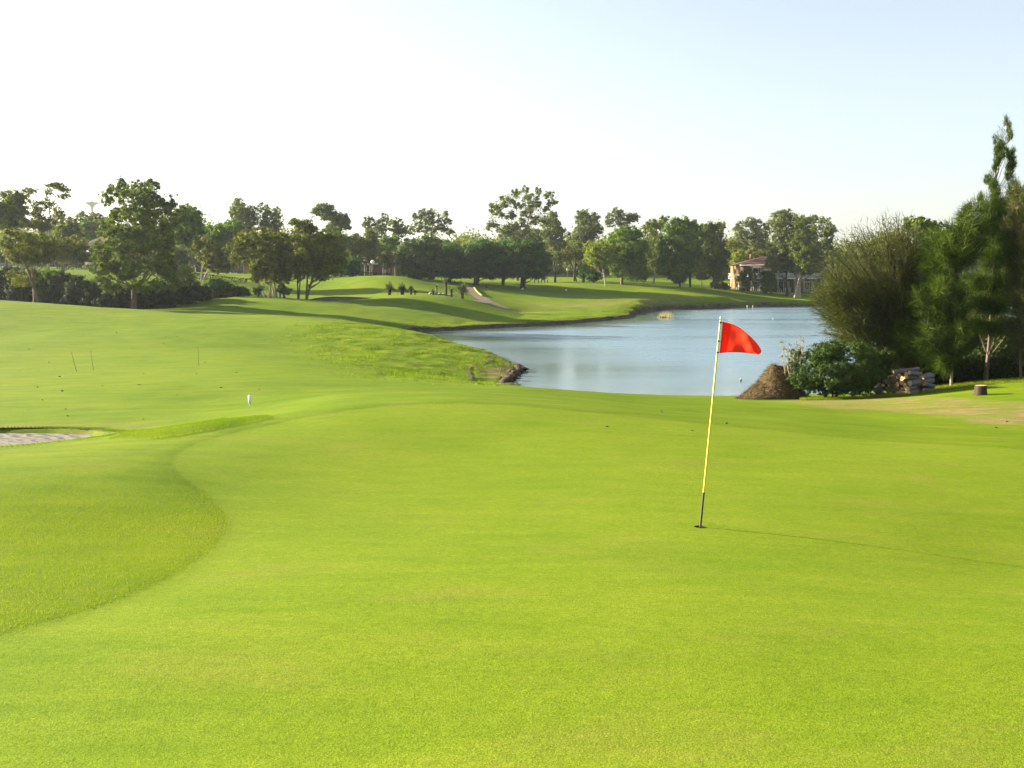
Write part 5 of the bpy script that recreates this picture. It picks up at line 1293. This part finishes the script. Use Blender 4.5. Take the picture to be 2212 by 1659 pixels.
def woodpile():
    # sunlit stack: ends look left and a little forward
    ax = np.array([.90, .43, .0]); ax /= np.linalg.norm(ax); side = np.array([-ax[1], ax[0], 0])
    Y = 34.6; u, v = uv(6, 1195, 1195); c0 = P(u, v, Y); 
    rows = [(0, 4), (1, 4), (2, 4), (3, 3), (4, 2)]
    ords = ['bottom row', 'second row up', 'third row up', 'fourth row up', 'top row']
    cols = ['nearest the lawn', 'second from the lawn', 'third from the lawn', 'at the back']
    for rw, nc in rows:
        for c in range(nc):
            rd = rng.uniform(.058, .10)
            L = rng.uniform(.42, .62)
            s = (c-.9)*.180+(rw % 2)*.09+rng.normal()*.022
            p = c0[:2]+side[:2]*s+ax[:2]*(L/2+rng.normal()*.05-.05)
            z = gh(p[0], p[1])+.085+rw*.158
            put_log((p[0], p[1], z), ax+rng.normal(size=3)*.10, rd, L, 1 if rng.uniform() < .6 else 0, f'pale ended log, sunlit stack, {ords[rw]}, {cols[c]}', 'sunlit logs stacked at the right of the woodpile')
    # grey logs lying further right behind
    for rw, nc in ((0, 4), (1, 4), (2, 3), (3, 2)):
        for c in range(nc):
            rd = rng.uniform(.055, .092); L = rng.uniform(.40, .58)
            p = c0[:2]+ax[:2]*(.86+.12*(c % 2)+rng.normal()*.05)+side[:2]*((c-1.2)*.185+rw*.05)
            z = gh(p[0], p[1])+.08+rw*.155
            put_log((p[0], p[1], z), ax+rng.normal(size=3)*.17, rd, L, 1, f'grey barked log, right end of woodpile, {ords[rw]}, {cols[c]}', 'grey logs at the right end of the woodpile')
    # shaded heap on the left, ends towards the green
    ax2 = np.array([.22, .97, 0]); ax2 /= np.linalg.norm(ax2); sd2 = np.array([ax2[1], -ax2[0], 0])
    u, v = uv(6, 920, 1195); c1 = P(u, v, 35.2)
    heights = [2, 3, 4, 4, 5, 5]
    for c, hgt in enumerate(heights):
        for rw in range(hgt):
            rd = rng.uniform(.05, .09); L = rng.uniform(.4, .6)
            s = c*.165+(rw % 2)*.08+rng.normal()*.012
            p = c1[:2]+sd2[:2]*s+ax2[:2]*(L/2+rng.normal()*.04)
            z = gh(p[0], p[1])+.075+rw*.148
            cn = ['leftmost stack', 'second stack from the bush', 'third stack from the bush', 'middle stack', 'fifth stack from the bush', 'stack touching the sunlit logs'][c]
            put_log((p[0], p[1], z), ax2+rng.normal(size=3)*.14, rd, L, 2, f'shaded log, dark half of woodpile, {ords[rw]}, {cn}', 'shaded logs at the left of the woodpile')
    # a pair thrown across the top
    for s, lab in ((.25, 'log lying across the top of the woodpile, left one'), (.62, 'log lying across the top of the woodpile, right one')):
        p = c0[:2]+ax[:2]*s*.6+np.array([-.22+s*.2, .25]); put_log((p[0], p[1], gh(p[0], p[1])+.085+4.85*.158), (.95, .2, .08), .055, .7, 1, lab, None)
woodpile()

# stump
u, v = uv(6, 1835, 1195); Ys = 31.0; x = P(u, v, Ys)[0]
r = thing('tree_stump', 'cut tree stump with pale top on the bank at right', 'stump', (x, Ys, gh(x, Ys)))
r.scale = (.86, .86, .86)
n = 26; an = np.arange(n)*2*math.pi/n
V = []
for z, s in ((-.12, .30), (.0, .265), (.05, .235), (.13, .212), (.22, .205), (.32, .203), (.335, .197)):
    wob = 1+(.11*np.maximum(0, .32-z))*3*fbm(np.cos(an)*2+9, np.sin(an)*2+z, 12)+.03*np.sin(an*7)+.03*fbm(np.cos(an)*5, np.sin(an)*5+z*3, 14)
    V.append(np.c_[np.cos(an)*s*wob, np.sin(an)*s*wob, np.full(n, z)+ (0 if z < .3 else .012*np.cos(an))])
V = np.vstack(V); i = np.arange(6)[:, None]*n; j = np.arange(n)[None]; j2 = (j+1) % n
obj('bark', mesh_np('stump_bark', V, np.stack([i+j, i+j2, i+n+j2, i+n+j], -1).reshape(-1, 4), [simple('stump_bark', (.06,.045,.03), (.03,.023,.016), 14, .95, .1, .9, .03, stretch=(1, 1, .2))], True), r)
top = np.vstack([V[-n:]+np.array([0, 0, .003]), [[0, 0, .345]]])
obj('cut_face', mesh_np('stump_face', top, np.array([[n, q, (q+1) % n] for q in range(n)]), [simple('stump_top', (.40,.28,.13), (.28,.19,.09), 12, .9, .1, .4, .01)]), r)

# ------------------------------------------------------------------ flagstick and hole
b = P(1513, 1137, 10.35); bx_, by_ = b[0], b[1]; bz = float(zgrid(np.array([bx_]), np.array([by_]))[0])
topP = P(1557, 685, 10.38)
base = np.array([bx_, by_, bz]); dv = topP-base; H = np.linalg.norm(dv); dv /= H
fs = thing('flagstick', 'leaning yellow golf flagstick with red flag standing in the hole', 'flagstick', (bx_, by_, bz))
YEL = simple('pole_yellow', (.66,.56,.06), (.60,.50,.05), 3, .35, .5)
PWH = simple('pole_cream', (.60,.52,.13), (.56,.48,.10), 3, .35, .5)
BLK = simple('pole_black', (.018,.018,.016), (.03,.028,.022), 3, .5, .4)
s1, s2 = .168*H, .60*H
MB().tube([dv*-.05, dv*s1], [.011, .011], 10).build('pole_foot', BLK, fs, True)
MB().tube([dv*s1, dv*s2], [.0105, .0095], 10).build('pole', YEL, fs, True)
MB().tube([dv*s2, dv*(H-.03)], [.0095, .0088], 10).build('pole_upper', PWH, fs, True)
MB().sphere(dv*(H-.01), .014, 10, 8).build('knob', WHITE, fs, True)
# a white sleeve beside the pole carries the cloth
rt = np.array([1., .12, 0]); rt -= dv*rt.dot(dv); rt /= np.linalg.norm(rt)
back = np.cross(rt, dv)
f0 = dv*(H-.045); f1 = dv*(H-.365)
MB().tube([f0+rt*.020, f1+rt*.020], [.006, .006], 8).build('flag_tube', WHITE, fs, True)
for q in (.03, .62, .98):
    p = f0*(1-q)+f1*q
    MB().tube([p-dv*.008, p+dv*.008], [.012, .012], 10).build('clip', METAL, fs)
    MB().tube([p+rt*.005, p+rt*.034], [.006, .006], 6).build('screw', METAL, fs)
def flag():
    A0 = f0+rt*.024; B0 = f1+rt*.024
    # fly end, from the sight lines at the pole's distance
    C0 = P(1643, 757, 10.30)-base; D0 = P(1641, 767, 10.30)-base
    ctl = P(1612, 703, 10.36)-base; ctb = P(1600, 757.5, 10.33)-base
    nu, nv = 40, 22; S, Tt = np.meshgrid(np.linspace(0, 1, nu), np.linspace(0, 1, nv))
    S3, T3 = S[..., None], Tt[..., None]
    topc = A0*(1-S3)**2+ctl*2*S3*(1-S3)+C0*S3**2; botc = B0*(1-S3)**2+ctb*2*S3*(1-S3)+D0*S3**2
    Pn = topc*(1-T3)+botc*T3
    rip = .030*np.sin(S*8.5-Tt*3.6)*S+.006*np.sin(S*17+Tt*6)*S**1.2+.034*np.sin(Tt*4.6+S*2.2)*S*(1-S)
    Pn = Pn+back*rip[..., None]
    m, t = newmat('flag_cloth')
    co = coords(t); wv = noise(t, co, 400, 2, .5)
    col = ramp(t, wv, [(.3, (.72,.022,.010)), (.7, (.80,.032,.014))]).outputs[0]
    p = principled(t, col, .6, .25, bump(t, wv, .15, .001))
    tr = t.nodes.new('ShaderNodeBsdfTranslucent'); tr.inputs[0].default_value = (.85, .045, .02, 1)
    ms = t.nodes.new('ShaderNodeMixShader'); ms.inputs[0].default_value = .55
    t.links.new(p.outputs[0], ms.inputs[1]); t.links.new(tr.outputs[0], ms.inputs[2]); out(t, ms.outputs[0])
    def grid(name, Pg, par):
        a, b_ = Pg.shape[:2]; i = (np.arange(a-1)[:, None]*b_+np.arange(b_-1)[None]).ravel()
        return obj(name, mesh_np(name, Pg.reshape(-1, 3), np.stack([i, i+1, i+b_+1, i+b_], 1), [m], True), par)
    fl = grid('flag', Pn, fs)
    k = 8
    grid('hem', Pn[:, :k]+back*.004, fl)
    grid('hem', Pn[:2, k:]+back*.004, fl); grid('hem', Pn[-2:, k:]+back*.004, fl)
flag()
HOLE = simple('hole_shade', (.012,.012,.008), (.03,.026,.015), 20, .9, .1)  # flat near-black disc; its colour stands in for shade inside the cup
n = 28; an = np.arange(n)*2*math.pi/n
hz = lambda xx, yy: zgrid(np.array(xx), np.array(yy))
cx_, cy_ = bx_-.008, by_
rings = []
for rr_, dz in ((.060, .004), (.054, .007), (.053, .002), (.0, .002)):
    X_, Y_ = cx_+np.cos(an)*rr_, cy_+np.sin(an)*rr_; rings.append(np.c_[X_, Y_, hz(X_, Y_)+dz])
V = np.vstack(rings); i = np.arange(3)[:, None]*n; j = np.arange(n)[None]; j2 = (j+1) % n
ho = obj('hole_cup', mesh_np('hole_cup', V, np.stack([i+j, i+j2, i+n+j2, i+n+j], -1).reshape(-1, 4), [HOLE]))
tag(ho, 'round dark golf hole in the green at the foot of the flagstick', 'golf hole')

# ------------------------------------------------------------------ small course furniture
def stake(label, u, v, Y, h, lean, name='rope_stake', r_=.011, mat=None, group='thin dark stakes on the fairway'):
    x = P(u, v, Y)[0]; z = float(zgrid(np.array([x]), np.array([Y]))[0])
    t = thing(name, label, 'stake', (x, Y, z), group)
    c = np.linspace(0, 1, 5)[:, None]*np.array([lean*h, 0, h]); c[:, 2] -= .05
    MB().tube(c, np.linspace(r_, r_*.7, 5), 6).build('shaft', mat or STK, t)
    loop = [(lean*h+.028*math.cos(a), 0, h-.03+.028*math.sin(a)) for a in np.linspace(0, 2*math.pi, 11)]
    MB().tube(loop, .006, 4, False).build('rope_eye', mat or STK, t)
STK = simple('stake_green', (.03,.045,.02), (.05,.06,.025), 3, .6, .3)
for lb, R_, px, py in [('leftmost thin stake, leaning left, on the near left fairway', 0, 166, 803), ('thin upright stake just right of the leftmost leaning one', 0, 202, 800)]:
    p = ray_ground(px, py, 25, 60, lambda a, b: zgrid(np.ravel(a), np.ravel(b))); stake(lb, px, py, p[1], .80, -.22 if 'leftmost thin' in lb else -.10)
for lb, px, py, h in [('lone thin stake standing mid fairway left of the rough bank', 429, 791, .85), ('thin stake at the near edge of the rough bank', 715, 787, .75), ('thin stake low on the rough bank near the dirt track', 905, 809, .6)]:
    p = ray_ground(px, py, 25, 70, lambda a, b: zgrid(np.ravel(a), np.ravel(b))); stake(lb, px, py, p[1], h, .0)
p = ray_ground(540, 877, 15, 40, lambda a, b: zgrid(np.ravel(a), np.ravel(b))); zz = float(zgrid(np.array([p[0]]), np.array([p[1]]))[0]); k = p[1]/2212
r = thing('marker_sign', 'small white marker board on a stake in the left hollow', 'sign', (p[0], p[1], zz))
MB().box((0, 0, .05), (.022, .02, .16)).build('stake', WHITE, r)
MB().box((0, -.012, 25*k*.56), (6.4*k, .016, 19*k)).build('board', WHITE, r)
m = MB()
for i_, (dx, dz, w_, h_) in enumerate([(-.2, .28, 1.6, .5), (.2, .02, 1.2, .5), (0, -.25, 1.6, .5)]): m.box((dx*2*k, -.0215, 25*k*.56+dz*19*k), (w_*k, .002, h_*k))
m.build('marking', simple('faded_print', (.45,.44,.42), (.5,.49,.47)), r)

# yardage sign, globe lamp
Y = 206; u, v = uv(3, 1588, 1052); x = P(u, v, Y)[0]; z = gh(x, Y)
r = thing('road_sign', 'small white sign with red band on a dark post past the dark tree row', 'sign', (x, Y, z)); zt = P(*uv(3, 1588, 932), Y)[2]-z
MB().tube([(0, 0, -.1), (0, 0, zt)], .05, 6).build('post', METAL, r)
bd = MB().box((0, -.07, zt-.30), (.52, .04, .60)).build('panel', WHITE, r)
MB().box((0, -.095, zt-.12), (.48, .012, .13)).build('red_band', simple('red_paint', (.5,.05,.03), (.45,.05,.03)), bd)
Y = 164; x = P(805, 566, Y)[0]; z = gh(x, Y); zt = P(805, 566, Y)[2]-z
r = thing('globe_lamp', 'white globe lamp on a slim post in front of the cottage', 'lamp', (x, Y, z))
MB().tube([(0, 0, -.1), (0, 0, zt-.3)], .045, 6).build('post', METAL, r)
MB().sphere((0, 0, zt), .32, 14, 10).build('globe', simple('opal_globe', (.85,.85,.83), (.8,.8,.78), 2, .3, .5), r, True)
Y = 178; x = P(*uv(1, 1690, 945), Y)[0]; 
r = thing('garden_urn', 'small yellowish ball topped post behind the long clipped hedge', 'post', (x, Y, gh(x, Y)))
MB().tube([(0, 0, -.1), (0, 0, .9)], [.12, .08], 6).build('post', CREAM, r); MB().sphere((0, 0, 1.1), .24, 10, 8).build('ball', YELLOW, r, True)
# tee markers on the far tee
for u, v, Y, lb in [(1129, 621, 176, 'white tee marker on the far bank, left one'), (1223, 624, 178, 'white tee marker on the far bank, right one'), (1050, 621, 172, 'dark tee block at the crest above the cart path')]:
    x = P(u, v, Y)[0]; r = thing('tee_marker', lb, 'tee marker', (x, Y, gh(x, Y)))
    MB().sphere((0, 0, .1), (.2, .2, .16), 10, 6).build('head', BLK if 'dark' in lb else WHITE, r, True)
    MB().tube([(0, 0, -.15), (0, 0, .1)], .03, 5).build('spike', METAL, r)
# low bollards along the far path
for i_, px in enumerate((1300, 1335, 1360, 1388, 1412)):
    Y = 198; x = P(*uv(3, px, 1030), Y)[0]; r = thing('timber_bollard', ['leftmost', 'second', 'middle', 'fourth', 'rightmost'][i_]+' dark bollard by the path beyond the dark tree row', 'bollard', (x, Y, gh(x, Y)), 'bollards beyond the dark tree row')
    MB().tube([(0, 0, -.1), (0, 0, .95), (0, 0, 1.0)], [.09, .085, .06], 8).build('post', BARK['dark'], r); MB().tube([(0, 0, .7), (0, 0, .78)], .095, 8).build('band', WHITE, r)

# spiky grass trees by the cart path
DFR = leafmat('spiky_frond', (.05,.075,.03), (.09,.12,.045), (.16,.18,.08), .3)
def grass_tree(label, px, pybase, pycrown, rx, ry, trunk_r, nfr, Y=128, trunk='dark', droop=.5):
    R7 = lambda a, b: (840/1.15732+a*.16407, 600/1.15732+b*.16407)
    u, v = R7(px, pybase); x = P(u, v, Y)[0]; z = gh(x, Y); k = .16407*Y/2212
    zc = max(P(*R7(px, pycrown), Y)[2]-z, .25)
    r = thing('grass_tree', label, 'plant', (x, Y, z), 'spiky plants beside the cart path')
    MB().tube([(0, 0, -.1), (.02, 0, zc*.5), (0, 0, zc)], [trunk_r*1.15, trunk_r, trunk_r*1.05], 8).build('trunk', BARK[trunk], r)
    D = rng.normal(size=(nfr, 3)); D[:, 2] = np.abs(D[:, 2])*.9-.25
    D /= np.linalg.norm(D, axis=1)[:, None]
    Lf = np.array([rx*k, rx*k, ry*k])*1.4
    V = []; F = []; n0 = 0
    for d in D:
        B = np.cross(d, (0, 0, 1)); B /= np.linalg.norm(B)+1e-9; e = d*Lf*rng.uniform(.8, 1.2); w_ = .05
        c = np.array([0, 0, zc]); m_ = c+e*.55+np.array([0, 0, .10]); tp2 = c+e-np.array([0, 0, droop*.25*rx*k])
        V += [c-B*w_, c+B*w_, m_+B*w_, m_-B*w_, tp2]; F.append((n0, n0+1, n0+2, n0+3)); n0 += 5
    F4 = np.array(F); F3 = np.array([(f[3], f[2], f[0]+4) for f in F])
    obj('fronds', mesh_np('fronds', np.array(V), [F4, F3], [DFR], False, {'rnd': ('FACE', rng.uniform(0, 1, 2*nfr))}), r)
grass_tree('large spiky headed plant, leftmost beside the cart path', 705, 733, 655, 78, 85, .16, 260)
grass_tree('large spiky plant with pale flower tips, second from left by the path', 872, 728, 665, 75, 85, .22, 260, 128.5)
grass_tree('thin black trunk with a small tuft, third spiky plant by the path', 988, 733, 655, 42, 45, .10, 110)
grass_tree('tall straight black trunk with feathery top by the cart path', 1448, 740, 560, 50, 55, .13, 120, 129)
grass_tree('large round spiky plant right beside the bend of the cart path', 1660, 738, 672, 92, 85, .2, 300, 128)
grass_tree('small spiky tuft on a short trunk left of the bend', 1520, 738, 680, 26, 40, .12, 70, 128)
grass_tree('low spiky tuft left of the tall black trunk', 1278, 730, 685, 22, 40, .12, 60, 130)
grass_tree('slim pale post like spiky plant left of the tall black trunk', 1325, 728, 625, 20, 36, .10, 50, 130, 'pale')
grass_tree('small dark tuft at the foot of the third spiky plant', 1040, 732, 722, 36, 30, .08, 60, 127.5)
# low stones by the path
for i_, (px, py) in enumerate([(1250,705),(1300,712),(1370,716),(1420,718),(1490,722)]):
    Y = 132; u, v = 840/1.15732+px*.16407, 600/1.15732+py*.16407; x = P(u, v, Y)[0]
    r = obj('edging_stone', None); 
    COL.objects.unlink(r); bpy.data.objects.remove(r)
    mb = MB(); mb.sphere((0, 0, .12), (rng.uniform(.25, .42), .25, rng.uniform(.14, .24)), 9, 6)
    for V_ in mb.V: V_ += rng.normal(size=V_.shape)*.02
    o = mb.build('edging_stone', simple('pale_stone', (.36,.34,.31), (.24,.23,.21), 4, .95, .1, .5, .03) if i_ == 0 else bpy.data.materials['pale_stone'], None, False, (x, Y, gh(x, Y)))
    tag(o, ['leftmost', 'second', 'middle', 'fourth', 'rightmost'][i_]+' low grey stone among the spiky plants', 'stone', 'grey stones among the spiky plants')

# things in the lake
def in_water(name, label, cat, u, v, hpx, wpx, mat, capmat=None):
    x, Y = PW(u, v); k = Y/2212
    r = thing(name, label, cat, (x, Y, 0))
    MB().tube([(0, 0, -.6), (0, 0, hpx*k)], [wpx*k/2]*2, 8).build('post', mat, r)
    MB().tube([(0, 0, hpx*k), (0, 0, hpx*k+max(.04, 1.2*k))], [wpx*k/2*1.1, wpx*k/2*.8], 8).build('cap', capmat or mat, r)
in_water('mooring_post', 'short dark post with pale cap standing in the water left of the straw heap', 'post', 1600, 824, 4.5, 4.2, BLK, CREAM)
in_water('white_post', 'left of two small white posts in the shallows at the far shore', 'post', 1614, 668, 7, 2.2, WHITE)
in_water('white_post', 'right of two small white posts in the shallows at the far shore', 'post', 1626, 668, 7, 1.8, WHITE)
in_water('marker_stub', 'tiny yellowish stub alone in the middle of the far water', 'post', 1670, 690, 2.8, 1.8, CREAM)
# reeds
u0, v0 = 1438, 686; x, Y = PW(u0, v0); k = Y/2212
r = thing('reed_clump', 'clump of dry pale reeds standing in the lake near the far shore', 'reeds', (x, Y, 0))
n = 240; bx2 = np.c_[rng.normal(size=n)*9*k, rng.normal(size=n)*1.2, np.full(n, -.1)]
D = np.c_[rng.normal(size=(n, 2))*.16, np.ones(n)]; V, F = leaves_needle(bx2, np.full(n, 14*k*1.05)*np.exp(-(bx2[:, 0]/(22*k))**2), .045, D)
stuff_part('stems', mesh_np('reed_stems', V, F, [LF['reed']], False, {'rnd': ('FACE', rng.uniform(0, 1, n))}), r)
mb = MB(); mb.sphere((-6*k, 0, .02), (14*k, 1.3, .16), 14, 6)
for V_ in mb.V: V_ += rng.normal(size=V_.shape)*.05
mb.build('mud_base', MUDW, r)
x, Y = PW(1560, 674); k = Y/2212
r = thing('reed_clump', 'low scattered dead reeds along the shallows behind the flag', 'reeds', (x, Y, 0))
n = 260; bx2 = np.c_[rng.uniform(-60, 60, n)*k, rng.normal(size=n)*2, np.full(n, -.1)]
V, F = leaves_needle(bx2, np.full(n, 3.2*k), .05, np.c_[rng.normal(size=(n, 2))*.4, np.ones(n)])
stuff_part('stems', mesh_np('reed_stems', V, F, [LF['reed']], False, {'rnd': ('FACE', rng.uniform(0, 1, n))}), r)
# eroded promontory tip: clods and washed up sticks
CLOD = simple('eroded_clod', (.032,.025,.016), (.075,.056,.034), 5, .95, .1, .8, .05)
tipc = PW(1116, 806)
for i_ in range(9):
    a = np.array([(1128,801),(1120,797),(1112,812),(1104,822),(1095,828),(1108,806),(1098,817),(1122,804),(1090,833)][i_], float)
    q = PW(*a); mb = MB(); mb.sphere((0, 0, 0), (rng.uniform(.2, .36), rng.uniform(.25, .45), rng.uniform(.08, .17)), 10, 7)
    for V_ in mb.V: V_ *= 1+.18*rng.normal(size=(len(V_), 1))
    o = mb.build('earth_clod', CLOD, None, False, (q[0], q[1], .12))
    tag(o, ['rightmost dark earth clod, at the very tip of the grassy point', 'dark earth clod second from the tip of the grassy point', 'dark earth clod in the notch below the tip', 'dark earth clod lower along the near edge of the point', 'dark earth clod next to the driftwood on the point', 'dark earth clod set back on the grass behind the tip', 'dark earth clod midway along the eroded edge', 'flat dark clod behind the rightmost one at the tip', 'dark earth clod farthest from the tip, by the mown edge'][i_], 'earth clod', 'clods at the tip of the point')
# dry weeds on the tip
q = np.array([PW(u, v, .3) for u, v in zip(rng.uniform(1075, 1122, 160), rng.uniform(792, 826, 160))]); zq = ground_h(q[:, 0], q[:, 1])
q = np.c_[q, zq][zq > .1]; V, F = leaves_needle(q, .28, .03, np.c_[rng.normal(size=(len(q), 2))*.5, np.ones(len(q))])
stuff(obj('dry_weeds', mesh_np('dry_weeds', V, F, [LF['reed']], False, {'rnd': ('FACE', rng.uniform(0, .6, len(q)))})))
q = PW(1092, 832, .25); o = MB().tube(curve((-.7, 0, 0), (.7, .1, .06), (0, 0, .1), 7), np.linspace(.07, .035, 7), 7).build('driftwood', BARK['pale'], None, True, (q[0], q[1], max(gh(q[0], q[1]), .05)+.05))
tag(o, 'pale driftwood stick washed up below the grassy point', 'driftwood')

print('TRIS', sum(sum(len(p.vertices)-2 for p in m.polygons) for m in bpy.data.meshes if m.users and len(m.polygons) < 3000) + sum(len(m.loops)-2*len(m.polygons) for m in bpy.data.meshes if len(m.polygons) >= 3000))
